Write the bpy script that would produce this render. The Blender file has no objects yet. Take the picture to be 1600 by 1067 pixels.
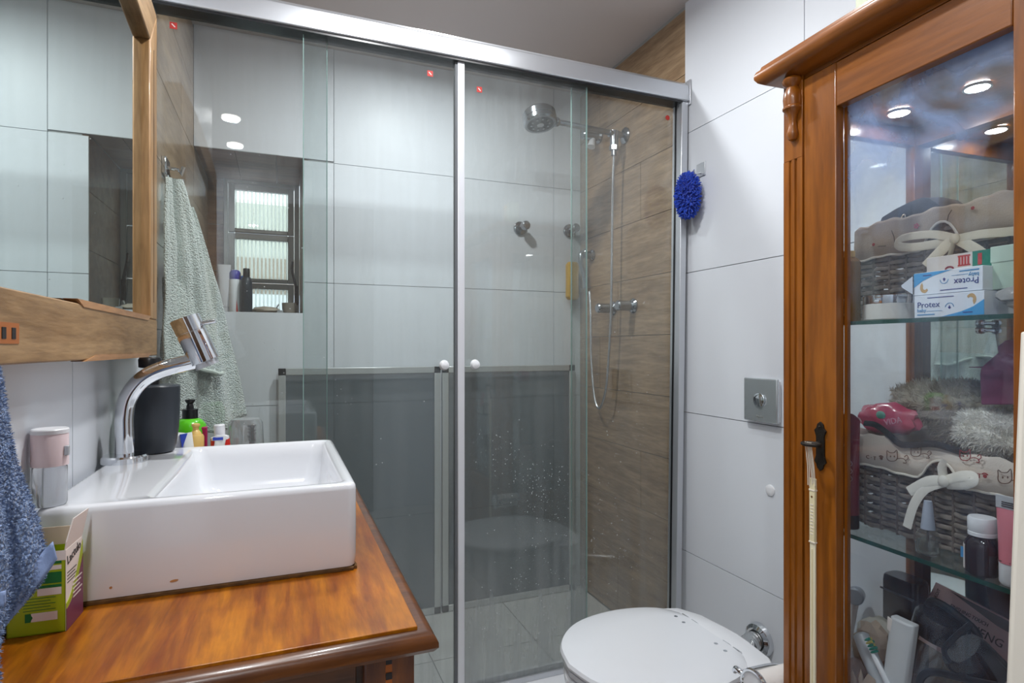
import bpy, bmesh, math, random
from mathutils import Vector, Matrix, Euler, noise
R = random.Random(7)
H = 1.15                       # eye height; measured heights below are relative to it (Zr), floor at z = 0
S_, C_, F_, CX, CY = 0.3686, 0.9296, 908.0, 800.0, 543.0
scene = bpy.context.scene
COL = scene.collection
# ------------------------------------------------------------------ camera, world, lamps, exposure
cd = bpy.data.cameras.new('camera'); cam = bpy.data.objects.new('camera', cd); COL.objects.link(cam)
cam.location = (0, 0, H); cam.rotation_euler = (math.pi/2, 0, -math.atan2(S_, C_))
cd.sensor_width = 36; cd.lens = 36*F_/1600; cd.shift_y = 9.5/1600; cd.clip_start = 0.02
scene.camera = cam
w = bpy.data.worlds.new('sky'); scene.world = w; w.use_nodes = True
w.node_tree.nodes['Background'].inputs[0].default_value = (0.86, 0.93, 1.0, 1)
w.node_tree.nodes['Background'].inputs[1].default_value = 2.0
scene.view_settings.view_transform = 'Standard'; scene.view_settings.look = 'None'
scene.view_settings.exposure = 0.78; scene.view_settings.gamma = 1.0; scene.view_settings.use_curve_mapping = False
scene.cycles.use_denoising = True
scene.cycles.max_bounces = 14; scene.cycles.diffuse_bounces = 7; scene.cycles.glossy_bounces = 7
scene.cycles.transmission_bounces = 10; scene.cycles.transparent_max_bounces = 24
scene.cycles.sample_clamp_indirect = 6.0; scene.cycles.blur_glossy = 0.5
scene.cycles.caustics_reflective = False; scene.cycles.caustics_refractive = False
ZC = 1.226 + H                 # ceiling height
LAMPS = [(0.28, 1.08, 7.9), (-0.25, 0.0, 4.2), (-0.26, -0.45, 4.2), (0.50, 1.86, 7.0), (0.70, 1.10, 1.8)]  # the lamps in the shower and by the cabinet are added as fill
for i, (x, y, e) in enumerate(LAMPS):
    ld = bpy.data.lights.new('downlight_light', 'AREA'); ld.shape = 'DISK'; ld.size = 0.085; ld.energy = e
    ld.color = (0.965, 0.985, 1.0); ld.spread = math.radians(175)
    lo = bpy.data.objects.new('downlight_light', ld); COL.objects.link(lo); lo.location = (x, y, ZC - 0.012)

# ------------------------------------------------------------------ materials
def srgb(r, g, b):
    f = lambda c: ((c/255+0.055)/1.055)**2.4 if c/255 > 0.04045 else c/255/12.92
    return (f(r), f(g), f(b), 1)
MATS = {}
def nt(name):
    m = bpy.data.materials.new(name); m.use_nodes = True
    return m, m.node_tree.nodes, m.node_tree.links, m.node_tree.nodes['Principled BSDF']
def mat(name, rgb, rough=0.4, metal=0.0, spec=0.5, coat=0.0, bump=0.0, bscale=60.0, var=0.0, trans=0.0, sub=0.0, sheen=0.0, ior=1.45, alpha=1.0, emit=0.0):
    """plain material with procedural relief and colour variation"""
    if name in MATS: return MATS[name]
    m, n, l, p = nt(name)
    c = srgb(*rgb); p.inputs['Base Color'].default_value = c
    p.inputs['Roughness'].default_value = rough; p.inputs['Metallic'].default_value = metal
    p.inputs['Specular IOR Level'].default_value = spec; p.inputs['Coat Weight'].default_value = coat
    p.inputs['Coat Roughness'].default_value = 0.08; p.inputs['IOR'].default_value = ior
    p.inputs['Transmission Weight'].default_value = trans; p.inputs['Alpha'].default_value = alpha
    p.inputs['Sheen Weight'].default_value = sheen
    if sub: p.inputs['Subsurface Weight'].default_value = sub; p.inputs['Subsurface Radius'].default_value = (.01, .01, .01)
    if emit: p.inputs['Emission Color'].default_value = c; p.inputs['Emission Strength'].default_value = emit
    tc = n.new('ShaderNodeTexCoord'); ns = n.new('ShaderNodeTexNoise'); ns.inputs['Scale'].default_value = bscale; ns.inputs['Detail'].default_value = 4
    l.new(tc.outputs['Object'], ns.inputs['Vector'])
    if var:
        mx = n.new('ShaderNodeMix'); mx.data_type = 'RGBA'; mx.blend_type = 'MULTIPLY'; mx.inputs[0].default_value = 1
        cr = n.new('ShaderNodeValToRGB'); cr.color_ramp.elements[0].position = .3; cr.color_ramp.elements[1].position = .7
        cr.color_ramp.elements[0].color = (1-var, 1-var, 1-var, 1); cr.color_ramp.elements[1].color = (1, 1, 1, 1)
        l.new(ns.outputs['Fac'], cr.inputs[0]); mx.inputs[6].default_value = c; l.new(cr.outputs[0], mx.inputs[7]); l.new(mx.outputs[2], p.inputs['Base Color'])
    if bump:
        b = n.new('ShaderNodeBump'); b.inputs['Strength'].default_value = bump; b.inputs['Distance'].default_value = 0.002
        l.new(ns.outputs['Fac'], b.inputs['Height']); l.new(b.outputs[0], p.inputs['Normal'])
    MATS[name] = m; return m
def wood(name, c1, c2, axis='x', scale=1.0, rough=0.35, coat=0.3, dark=None, bump=0.12, stain=0.0):
    if name in MATS: return MATS[name]
    m, n, l, p = nt(name)
    tc = n.new('ShaderNodeTexCoord'); mp = n.new('ShaderNodeMapping'); l.new(tc.outputs['Object'], mp.inputs[0])
    sc = {'x': (1.6, 14, 14), 'y': (14, 1.6, 14), 'z': (14, 14, 1.6)}[axis]
    mp.inputs['Scale'].default_value = [v*scale for v in sc]
    n1 = n.new('ShaderNodeTexNoise'); n1.inputs['Scale'].default_value = 1.6; n1.inputs['Detail'].default_value = 8; n1.inputs['Roughness'].default_value = .62; n1.inputs['Distortion'].default_value = .6
    l.new(mp.outputs[0], n1.inputs['Vector'])
    n2 = n.new('ShaderNodeTexNoise'); n2.inputs['Scale'].default_value = 9; n2.inputs['Detail'].default_value = 5
    l.new(mp.outputs[0], n2.inputs['Vector'])
    cr = n.new('ShaderNodeValToRGB'); cr.color_ramp.elements[0].position = .34; cr.color_ramp.elements[1].position = .66
    cr.color_ramp.elements[0].color = srgb(*c1); cr.color_ramp.elements[1].color = srgb(*c2)
    l.new(n1.outputs['Fac'], cr.inputs[0])
    mx = n.new('ShaderNodeMix'); mx.data_type = 'RGBA'; mx.blend_type = 'MULTIPLY'; mx.inputs[0].default_value = .35
    l.new(cr.outputs[0], mx.inputs[6]); c2r = n.new('ShaderNodeValToRGB'); c2r.color_ramp.elements[0].position = .35; c2r.color_ramp.elements[1].position = .6
    c2r.color_ramp.elements[0].color = (.35, .3, .25, 1); l.new(n2.outputs['Fac'], c2r.inputs[0]); l.new(c2r.outputs[0], mx.inputs[7])
    out = mx.outputs[2]
    if stain:
        n3 = n.new('ShaderNodeTexNoise'); n3.inputs['Scale'].default_value = 5; n3.inputs['Detail'].default_value = 6
        l.new(tc.outputs['Object'], n3.inputs['Vector'])
        r3 = n.new('ShaderNodeValToRGB'); r3.color_ramp.elements[0].position = .42; r3.color_ramp.elements[1].position = .6
        r3.color_ramp.elements[0].color = (.45, .38, .33, 1); l.new(n3.outputs['Fac'], r3.inputs[0])
        m3 = n.new('ShaderNodeMix'); m3.data_type = 'RGBA'; m3.blend_type = 'MULTIPLY'; m3.inputs[0].default_value = stain
        l.new(out, m3.inputs[6]); l.new(r3.outputs[0], m3.inputs[7]); out = m3.outputs[2]
    l.new(out, p.inputs['Base Color'])
    p.inputs['Roughness'].default_value = rough; p.inputs['Coat Weight'].default_value = coat; p.inputs['Coat Roughness'].default_value = .12
    b = n.new('ShaderNodeBump'); b.inputs['Strength'].default_value = bump; b.inputs['Distance'].default_value = .002
    l.new(n2.outputs['Fac'], b.inputs['Height']); l.new(b.outputs[0], p.inputs['Normal'])
    MATS[name] = m; return m
def pane_mat(name, tint, haze=0.0, haze_rgb=(200, 205, 208), refl=1.0, smear=0.0, low=None, streak=0.0, zr=None):
    """architectural glass: Schlick reflection over a tinted see-through, with soap scum / dust as a thin diffuse film"""
    m = bpy.data.materials.new(name); m.use_nodes = True; n = m.node_tree.nodes; l = m.node_tree.links; n.clear()
    out = n.new('ShaderNodeOutputMaterial'); tr = n.new('ShaderNodeBsdfTransparent'); tr.inputs[0].default_value = (*tint, 1)
    gl = n.new('ShaderNodeBsdfGlossy'); gl.inputs['Roughness'].default_value = 0.01; gl.inputs[0].default_value = (1, 1, 1, 1)
    lw = n.new('ShaderNodeLayerWeight'); lw.inputs[0].default_value = .5
    pw = n.new('ShaderNodeMath'); pw.operation = 'POWER'; pw.inputs[1].default_value = 5; l.new(lw.outputs['Facing'], pw.inputs[0])
    ma = n.new('ShaderNodeMath'); ma.operation = 'MULTIPLY_ADD'; ma.inputs[1].default_value = .93*refl; ma.inputs[2].default_value = .043*refl
    l.new(pw.outputs[0], ma.inputs[0])
    mx = n.new('ShaderNodeMixShader'); l.new(ma.outputs[0], mx.inputs[0]); l.new(tr.outputs[0], mx.inputs[1]); l.new(gl.outputs[0], mx.inputs[2])
    last = mx.outputs[0]
    if haze or smear or low:
        df = n.new('ShaderNodeBsdfDiffuse'); df.inputs[0].default_value = srgb(*haze_rgb)
        tl = n.new('ShaderNodeBsdfTranslucent'); tl.inputs[0].default_value = srgb(*haze_rgb)
        a = n.new('ShaderNodeMixShader'); a.inputs[0].default_value = .5; l.new(df.outputs[0], a.inputs[1]); l.new(tl.outputs[0], a.inputs[2])
        tc = n.new('ShaderNodeTexCoord'); mp = n.new('ShaderNodeMapping'); l.new(tc.outputs['Object'], mp.inputs[0])
        ns = n.new('ShaderNodeTexNoise'); ns.inputs['Detail'].default_value = 6
        if streak: mp.inputs['Scale'].default_value = (26, 26, 1.6); ns.inputs['Scale'].default_value = 1.2
        else: mp.inputs['Scale'].default_value = (1, 1, 1); ns.inputs['Scale'].default_value = 7; ns.inputs['Distortion'].default_value = 1.2
        l.new(mp.outputs[0], ns.inputs['Vector'])
        fac = n.new('ShaderNodeMapRange'); fac.inputs[1].default_value = .35; fac.inputs[2].default_value = .75
        fac.inputs[3].default_value = haze*.6; fac.inputs[4].default_value = haze*1.4 + smear
        l.new(ns.outputs['Fac'], fac.inputs[0]); f = fac.outputs[0]
        if low:                                   # splash zone: the scum has dried mostly on the lower glass
            sx = n.new('ShaderNodeSeparateXYZ'); l.new(tc.outputs['Object'], sx.inputs[0])
            mr = n.new('ShaderNodeMapRange'); mr.inputs[1].default_value = low[0]; mr.inputs[2].default_value = low[1]
            mr.inputs[3].default_value = 0; mr.inputs[4].default_value = low[2]; l.new(sx.outputs['Z'], mr.inputs[0])
            ad = n.new('ShaderNodeMath'); ad.operation = 'MULTIPLY_ADD'; l.new(mr.outputs[0], ad.inputs[0]); l.new(ns.outputs['Fac'], ad.inputs[1]); l.new(f, ad.inputs[2]); f = ad.outputs[0]
        if zr:                                    # dust smears plus a haze of light painted stronger towards the top
            sx = n.new('ShaderNodeSeparateXYZ'); l.new(tc.outputs['Object'], sx.inputs[0])
            mr = n.new('ShaderNodeMapRange'); mr.inputs[1].default_value = zr[0]; mr.inputs[2].default_value = zr[1]
            mr.inputs[3].default_value = zr[2]; mr.inputs[4].default_value = 1; l.new(sx.outputs['Z'], mr.inputs[0])
            ad = n.new('ShaderNodeMath'); ad.operation = 'MULTIPLY'; l.new(mr.outputs[0], ad.inputs[0]); l.new(f, ad.inputs[1]); f = ad.outputs[0]
        m2 = n.new('ShaderNodeMixShader'); l.new(f, m2.inputs[0]); l.new(last, m2.inputs[1]); l.new(a.outputs[0], m2.inputs[2]); last = m2.outputs[0]
    l.new(last, out.inputs[0]); MATS[name] = m; return m
def terry(name, rgb, scale=350, strength=.9, dist=.004):
    if name in MATS: return MATS[name]
    m, n, l, p = nt(name); p.inputs['Roughness'].default_value = .95; p.inputs['Specular IOR Level'].default_value = .1; p.inputs['Sheen Weight'].default_value = .4
    tc = n.new('ShaderNodeTexCoord'); v = n.new('ShaderNodeTexVoronoi'); v.inputs['Scale'].default_value = scale; l.new(tc.outputs['Object'], v.inputs['Vector'])
    cr = n.new('ShaderNodeValToRGB'); c = srgb(*rgb); cr.color_ramp.elements[0].color = c; cr.color_ramp.elements[1].color = (c[0]*.72, c[1]*.72, c[2]*.72, 1); cr.color_ramp.elements[1].position = .8
    l.new(v.outputs['Distance'], cr.inputs[0]); l.new(cr.outputs[0], p.inputs['Base Color'])
    b = n.new('ShaderNodeBump'); b.invert = True; b.inputs['Strength'].default_value = strength; b.inputs['Distance'].default_value = dist
    l.new(v.outputs['Distance'], b.inputs['Height']); l.new(b.outputs[0], p.inputs['Normal'])
    MATS[name] = m; return m

chrome = mat('chrome', (225, 228, 232), .07, 1.0)
steel = mat('satin_aluminium', (205, 208, 213), .32, .75)
darksteel = mat('grey_aluminium', (150, 150, 146), .45, .55, bump=.1)
white_gl = mat('white_ceramic', (238, 240, 244), .08, 0, .5, coat=.6)
white_pl = mat('white_plastic', (232, 233, 236), .3)
black_pl = mat('black_plastic', (22, 23, 26), .3)
black_cl = mat('black_fabric', (26, 27, 31), .85, bump=.4, bscale=500)
tile_w = mat('white_wall_tile', (221, 225, 231), .40, 0, .3, bump=.02, bscale=5)
grout = mat('grey_grout', (158, 160, 160), .8, bump=.2, bscale=300)
paint = mat('ceiling_paint', (205, 198, 196), .7, bump=.05, bscale=200)
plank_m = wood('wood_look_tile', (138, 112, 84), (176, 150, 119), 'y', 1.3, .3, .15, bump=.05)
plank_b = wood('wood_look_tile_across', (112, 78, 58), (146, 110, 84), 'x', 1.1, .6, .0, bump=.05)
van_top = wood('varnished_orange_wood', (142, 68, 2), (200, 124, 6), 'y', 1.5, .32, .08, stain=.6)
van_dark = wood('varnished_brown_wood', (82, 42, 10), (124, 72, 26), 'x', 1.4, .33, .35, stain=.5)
van_stile = wood('varnished_upright_wood', (98, 46, 8), (138, 76, 20), 'z', 1.4, .33, .35, stain=.4)
cab_v = wood('cherry_wood_upright', (122, 66, 8), (152, 88, 20), 'z', .8, .3, .3)
cab_h = wood('cherry_wood_lengthwise', (120, 66, 14), (150, 88, 30), 'x', .8, .28, .35)
frame_h = wood('worn_brown_wood', (140, 106, 66), (176, 142, 100), 'y', 1.2, .55, .05, bump=.3)
frame_v = wood('worn_brown_wood_upright', (158, 118, 70), (190, 150, 104), 'z', 1.0, .5, .1, bump=.2)
frame_o = wood('orange_wood_edge', (168, 118, 72), (196, 146, 98), 'y', 1.2, .45, .1)
iron = mat('dark_iron', (44, 38, 33), .55, .6, bump=.3, bscale=200)

# ------------------------------------------------------------------ mesh helpers
FR = [Matrix.Identity(4)]      # current modelling frame (identity, or the cabinet's own)
PW = {}                        # world matrix of every Empty made here
class M:
    def __init__(s): s.v = []; s.f = []
    def add(s, vs, fs):
        o = len(s.v); s.v += [Vector(v) for v in vs]; s.f += [[i+o for i in f] for f in fs]; return s
    def box(s, x0, x1, y0, y1, z0, z1, m=None):
        vs = [Vector((x, y, z)) for z in (z0, z1) for y in (y0, y1) for x in (x0, x1)]
        if m is not None: vs = [m @ v for v in vs]
        return s.add(vs, [(0, 2, 3, 1), (4, 5, 7, 6), (0, 1, 5, 4), (2, 6, 7, 3), (0, 4, 6, 2), (1, 3, 7, 5)])
    def loft(s, rings, cap=True, closed=False):
        n = len(rings[0]); vs = [v for r in rings for v in r]; fs = []
        k = len(rings)
        for i in range(k if closed else k-1):
            for j in range(n):
                a = i*n+j; b = i*n+(j+1) % n; c = ((i+1) % k)*n+(j+1) % n; d = ((i+1) % k)*n+j
                fs.append((a, b, c, d))
        if cap and not closed: fs.append(tuple(range(n-1, -1, -1))); fs.append(tuple((k-1)*n+j for j in range(n)))
        return s.add(vs, fs)
    def lathe(s, prof, org=(0, 0, 0), axis=(0, 0, 1), n=28, cap=True):
        q = Vector((0, 0, 1)).rotation_difference(Vector(axis).normalized()).to_matrix(); o = Vector(org)
        rings = [[o + q @ Vector((r*math.cos(2*math.pi*j/n), r*math.sin(2*math.pi*j/n), z)) for j in range(n)] for r, z in prof]
        return s.loft(rings, cap)
    def cyl(s, p0, p1, r0, r1=None, n=20):
        p0 = Vector(p0); p1 = Vector(p1); d = p1-p0
        return s.lathe([(r0, 0), (r0 if r1 is None else r1, d.length)], p0, d, n)
    def tube(s, pts, r, n=10, flat=None, up=None):
        pts = [Vector(p) for p in pts]; k = len(pts); rings = []
        rs = r if isinstance(r, (list, tuple)) else [r]*k
        t0 = (pts[1]-pts[0]).normalized()
        a = Vector(up) if up else (Vector((0, 0, 1)) if abs(t0.z) < .9 else Vector((1, 0, 0)))
        a = (a - a.dot(t0)*t0).normalized()
        for i in range(k):
            t = (pts[min(i+1, k-1)]-pts[max(i-1, 0)]).normalized()
            a = a - a.dot(t)*t; a = a.normalized(); b = t.cross(a)
            ra = rs[i]; rb = rs[i]*(flat if flat else 1)
            rings.append([pts[i] + a*ra*math.cos(2*math.pi*j/n) + b*rb*math.sin(2*math.pi*j/n) for j in range(n)])
        return s.loft(rings)
    def prism(s, poly, fn, d0, d1):
        """poly in (a,b), fn(a,b,d) -> point"""
        return s.loft([[fn(a, b, d0) for a, b in poly], [fn(a, b, d1) for a, b in poly]])
    def ball(s, c, r, n=14, k=9, noise_amp=0, fr=9):
        rx, ry, rz = r if isinstance(r, (tuple, list)) else (r, r, r); c = Vector(c); rings = []
        for i in range(k+1):
            th = math.pi*i/k; sr = max(math.sin(th), .01)
            ring = []
            for j in range(n):
                d = Vector((sr*math.cos(2*math.pi*j/n), sr*math.sin(2*math.pi*j/n), math.cos(th)))
                q = 1 + (noise_amp*noise.noise(d*2.2 + c*fr) if noise_amp else 0)
                ring.append(c + Vector((d.x*rx, d.y*ry, d.z*rz))*q)
            rings.append(ring)
        return s.loft(rings)
    def grid(s, fn, nu, nv):
        vs = [fn(i/nu, j/nv) for j in range(nv+1) for i in range(nu+1)]
        return s.add(vs, [(j*(nu+1)+i, j*(nu+1)+i+1, (j+1)*(nu+1)+i+1, (j+1)*(nu+1)+i) for j in range(nv) for i in range(nu)])
    def build(s, name, m, parent=None, smooth=35, bevel=0, seg=2, solid=0, subdiv=0, label=None, kind=None):
        me = bpy.data.meshes.new(name); X = FR[0]
        if parent is not None: X = PW[parent].inverted() @ X
        me.from_pydata([X @ v for v in s.v], [], s.f); me.update()
        bm = bmesh.new(); bm.from_mesh(me)
        bmesh.ops.recalc_face_normals(bm, faces=bm.faces); bm.to_mesh(me); bm.free()
        if smooth:
            me.shade_smooth(); me.set_sharp_from_angle(angle=math.radians(smooth))
        o = bpy.data.objects.new(name, me); COL.objects.link(o)
        for k in (m if isinstance(m, list) else [m]): me.materials.append(k)
        if parent is not None: o.parent = parent; PW[o] = PW[parent]
        else: PW[o] = Matrix.Identity(4)
        if solid: d = o.modifiers.new('solid', 'SOLIDIFY'); d.thickness = solid; d.offset = 0
        if bevel: d = o.modifiers.new('bevel', 'BEVEL'); d.width = bevel; d.segments = seg; d.limit_method = 'ANGLE'; d.angle_limit = math.radians(40); d.harden_normals = False
        if subdiv: d = o.modifiers.new('sub', 'SUBSURF'); d.levels = subdiv; d.render_levels = subdiv
        if label: o['label'] = label
        if kind: o['kind'] = kind
        return o
def thing(name, label, cat, loc=(0, 0, 0), group=None):
    o = bpy.data.objects.new(name, None); COL.objects.link(o); o.empty_display_size = .05
    X = FR[0] @ Matrix.Translation(Vector(loc)); o.matrix_world = X; PW[o] = X
    o['label'] = label; o['category'] = cat
    if group: o['group'] = group
    return o
def tag(o, label, cat, group=None):
    o['label'] = label; o['category'] = cat
    if group: o['group'] = group
    return o
def struct(o, label=None):
    o['kind'] = 'structure'
    if label: o['label'] = label
    return o
def text(s, size, org, xd, yd, m, parent, name='lettering', extrude=.0004, align='LEFT', sx=1.0):
    cu = bpy.data.curves.new('t', 'FONT'); cu.body = s; cu.size = size; cu.extrude = extrude; cu.align_x = align; cu.resolution_u = 2
    t = bpy.data.objects.new('t', cu); COL.objects.link(t)
    me = bpy.data.meshes.new_from_object(t.evaluated_get(bpy.context.evaluated_depsgraph_get()))
    bpy.data.objects.remove(t); bpy.data.curves.remove(cu)
    x = Vector(xd).normalized(); y = Vector(yd); y = (y-y.dot(x)*x).normalized(); z = x.cross(y)
    A = Matrix((x*sx, y, z)).transposed().to_4x4(); A.translation = Vector(org)
    X = FR[0] @ A
    if parent is not None: X = PW[parent].inverted() @ X
    me.transform(X); me.name = name
    o = bpy.data.objects.new(name, me); COL.objects.link(o); me.materials.clear(); me.materials.append(m)
    if parent is not None: o.parent = parent
    return o
def rrect(x0, x1, y0, y1, z, r, k=5):
    pts = []
    for cx, cy, a0 in ((x1-r, y1-r, 0), (x0+r, y1-r, 90), (x0+r, y0+r, 180), (x1-r, y0+r, 270)):
        for i in range(k+1):
            a = math.radians(a0+90*i/k); pts.append(Vector((cx+r*math.cos(a), cy+r*math.sin(a), z)))
    return pts
def ray(x, y):
    u = (x-CX)/F_; return Vector((S_+C_*u, C_-S_*u, (CY-y)/F_))
def atX(x, y, X): r = ray(x, y); d = X/r.x; return Vector((X, r.y*d, H+r.z*d))
def atY(x, y, Y): r = ray(x, y); d = Y/r.y; return Vector((r.x*d, Y, H+r.z*d))
def smooth_path(pts, k=6):
    pts = [Vector(p) for p in pts]; out = []
    for i in range(len(pts)-1):
        p0 = pts[max(i-1, 0)]; p1 = pts[i]; p2 = pts[i+1]; p3 = pts[min(i+2, len(pts)-1)]
        for j in range(k):
            t = j/k; out.append(.5*((2*p1)+(p2-p0)*t+(2*p0-5*p1+4*p2-p3)*t*t+(3*p1-p0-3*p2+p3)*t**3))
    out.append(pts[-1]); return out
def fibres(obj_m, count, length, width, seed=1, lean=.5, droop=0):
    """short pile standing on the faces of a mesh builder, joined as one stuff mesh"""
    rr = random.Random(seed); m = M(); areas = []; tris = []
    for f in obj_m.f:
        for i in range(1, len(f)-1):
            a, b, c = obj_m.v[f[0]], obj_m.v[f[i]], obj_m.v[f[i+1]]; tris.append((a, b, c)); areas.append((b-a).cross(c-a).length)
    tot = rr.choices(range(len(tris)), areas, k=count)
    ctr = sum((v for v in obj_m.v), Vector())/len(obj_m.v)
    for t in tot:
        a, b, c = tris[t]; u, v = rr.random(), rr.random()
        if u+v > 1: u, v = 1-u, 1-v
        p = a+(b-a)*u+(c-a)*v; n = (b-a).cross(c-a)
        if n.length < 1e-12: continue
        n.normalize()
        if n.dot(p-ctr) < 0: n = -n
        d = (n + Vector((rr.gauss(0, lean), rr.gauss(0, lean), rr.gauss(0, lean)-droop))).normalized()*length*rr.uniform(.5, 1.2)
        e = d.cross(Vector((rr.gauss(0, 1), rr.gauss(0, 1), rr.gauss(0, 1)))).normalized()*width
        m.add([p-e, p+e, p+d*.6+e*.8, p+d, p+d*.6-e*.8], [(0, 1, 2, 3, 4)])
    return m

# ------------------------------------------------------------------ the room
XL, XR, YB, YR = -.31, 1.335, 2.49, -.8
XE, YE = -.85, .30              # the entry, left of the viewer, is wider: its left wall and where it starts
fl = M().box(XE-.1, XR+.1, YR-.1, YB+.1, -.06, -.006).build('floor', grout); struct(fl, 'tiled bathroom floor'); PW[fl] = Matrix.Identity(4)
floor_t = mat('pale_grey_floor_tile', (204, 204, 202), .3, bump=.05, bscale=9, var=.06)
for i in range(-2, 4):
    for j in range(8):
        if i < 0 and YR+j*.4125 > YE-.1: continue
        x0 = XL+i*.4125; y0 = YR+j*.4125
        M().box(x0+.002, min(x0+.4105, XR), y0+.002, min(y0+.4105, YB), -.02, 0).build('tile', floor_t, fl, 0)
ce = M().box(XE-.1, XR+.1, YR-.1, YB+.1, ZC, ZC+.06).build('ceiling', paint); struct(ce, 'plain off-white ceiling')
JZ = [0, H-.722, H-.229, H+.264, H+.757, ZC]          # tile joint heights
g = .0012
# back wall with the window recess (x XL..NX, z NZ0..NZ1, back to y NY)
NX, NZ0, NZ1, NY = .08, H+.139, H+.765, 2.95
wb = M()
wb.box(XL-.1, XR+.1, YB+.006, YB+.1, 0, NZ0-.02); wb.box(XL-.1, XR+.1, YB+.006, YB+.1, NZ1+.02, ZC); wb.box(NX+.02, XR+.1, YB+.006, YB+.1, NZ0-.02, NZ1+.02)
wb.box(NX+.02, NX+.1, YB+.1, NY+.06, NZ0-.1, NZ1+.1); wb.box(XL-.1, XL-.02, YB+.1, NY+.06, NZ0-.1, NZ1+.1)
wb.box(XL-.1, NX+.1, YB+.1, NY+.06, NZ1+.02, NZ1+.1); wb.box(XL-.1, NX+.1, YB+.1, NY+.06, NZ0-.1, NZ0-.02)
wb.box(XL-.1, -.262, NY+.0, NY+.06, NZ0-.02, NZ1+.02)
wb = struct(wb.build('wall_back', grout), 'white tiled back wall of the shower with window recess')
ty = lambda a, b, d: Vector((a, d, b))
def back_tile(poly): M().prism(poly, ty, YB, YB+.008).build('tile', tile_w, wb, 0)
for i in range(5):
    z0, z1 = JZ[i]+g, JZ[i+1]-g
    for x0, x1 in ((XL, .2), (.2, 1.2), (1.2, XR+.02)):
        a, b = x0+g, x1-g
        if x0 == XL and i == 2: back_tile([(a, z0), (b, z0), (b, z1), (NX, z1), (NX, NZ0), (a, NZ0)])
        elif x0 == XL and i == 3: back_tile([(NX, z0), (b, z0), (b, z1), (NX, z1)])
        elif x0 == XL and i == 4: back_tile([(a, NZ1), (b, NZ1), (b, z1), (a, z1)])
        else: back_tile([(a, z0), (b, z0), (b, z1), (a, z1)])
for x0, x1 in ((XL, -.17), (-.17, -.02), (-.02, NX)):   # lining of the recess
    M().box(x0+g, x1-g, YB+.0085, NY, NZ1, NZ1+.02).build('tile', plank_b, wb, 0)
sill_m = mat('recess_sill_tile', (140, 130, 120), .4, bump=.1)
for y0, y1 in ((YB+.0085, 2.72), (2.72, NY)): M().box(XL, NX, y0+g, y1-g, NZ0-.02, NZ0).build('tile', sill_m, wb, 0)
for z0, z1 in ((NZ0, H+.35), (H+.35, H+.56), (H+.56, NZ1)):
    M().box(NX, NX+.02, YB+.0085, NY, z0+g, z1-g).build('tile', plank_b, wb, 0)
    M().box(XL-.02, XL, YB+.001, NY, z0+g, z1-g).build('plank', plank_m, wb, 0)
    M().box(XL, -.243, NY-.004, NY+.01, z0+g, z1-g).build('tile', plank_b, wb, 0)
# left wall: white tile as far as the shower glass, wood-look planks beyond
wl = struct(M().box(XL-.1, XL-.006, YE, YB+.1, 0, ZC).build('wall_left', grout), 'left wall, white tiles then wood-look planks inside the shower')
for i in range(5):
    for y0, y1 in ((YE, 1.12), (1.12, 1.688)):
        M().box(XL-.008, XL, y0+g, y1-g, JZ[i]+g, JZ[i+1]-g).build('tile', tile_w, wl, 0)
def planks(x0, x1, wall, y0, cuts):
    k = 0; z = H+.977+.232
    while z > 0:
        a, b = max(z-.232, 0), min(z, ZC)
        if b > a+.01:
            c = cuts[k % len(cuts)]; ys = [y0]+([c] if c else [])+[YB]
            for p, q in zip(ys[:-1], ys[1:]):
                M().box(x0, x1, p+g, q-g, a+g, b-g).build('plank', plank_m, wall, 0)
        z -= .232; k += 1
planks(XL-.008, XL, wl, 1.688, (None, 2.2, None, 1.95, None))
we = struct(M().box(XE-.1, XE-.006, YR-.1, YE+.1, 0, ZC).build('wall_left_rear', grout), 'white tiled left wall of the entry')
wt = struct(M().box(XE-.1, XL-.1, YE+.006, YE+.1, 0, ZC).build('wall_return', grout), 'short white tiled return wall beside the vanity')
for i in range(5):
    for y0, y1 in ((YR, -.25), (-.25, YE)): M().box(XE-.008, XE, y0+g, y1-g, JZ[i]+g, JZ[i+1]-g).build('tile', tile_w, we, 0)
    M().box(XE+g, XL-g, YE, YE+.008, JZ[i]+g, JZ[i+1]-g).build('tile', tile_w, wt, 0)
# right wall
wr = struct(M().box(XR+.013, XR+.1, YR-.1, YB+.1, 0, ZC).build('wall_right', grout), 'right wall, white tiles then wood-look planks inside the shower')
planks(XR+.006, XR+.016, wr, 1.69, (2.3, None, 1.98, None, 2.15))
edge = lambda z: 1.695+.095*min(max((H+.92-z)/1.9, 0), 1)
fx = lambda a, b, d: Vector((d, a, b))
for i in range(5):
    z0, z1 = JZ[i]+g, JZ[i+1]-g
    for y0, y1 in ((YR, .188), (.188, 1.188), (1.188, None)):
        poly = [(y0+g, z0), ((edge(z0) if y1 is None else y1-g), z0), ((edge(z1) if y1 is None else y1-g), z1), (y0+g, z1)]
        if y1 is None and z1 > H+.92 > z0: poly = [(y0+g, z0), (edge(z0), z0), (1.695, H+.92), (1.695, z1), (y0+g, z1)]
        M().prism(poly, fx, XR, XR+.014).build('tile', tile_w, wr, 0)
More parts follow.
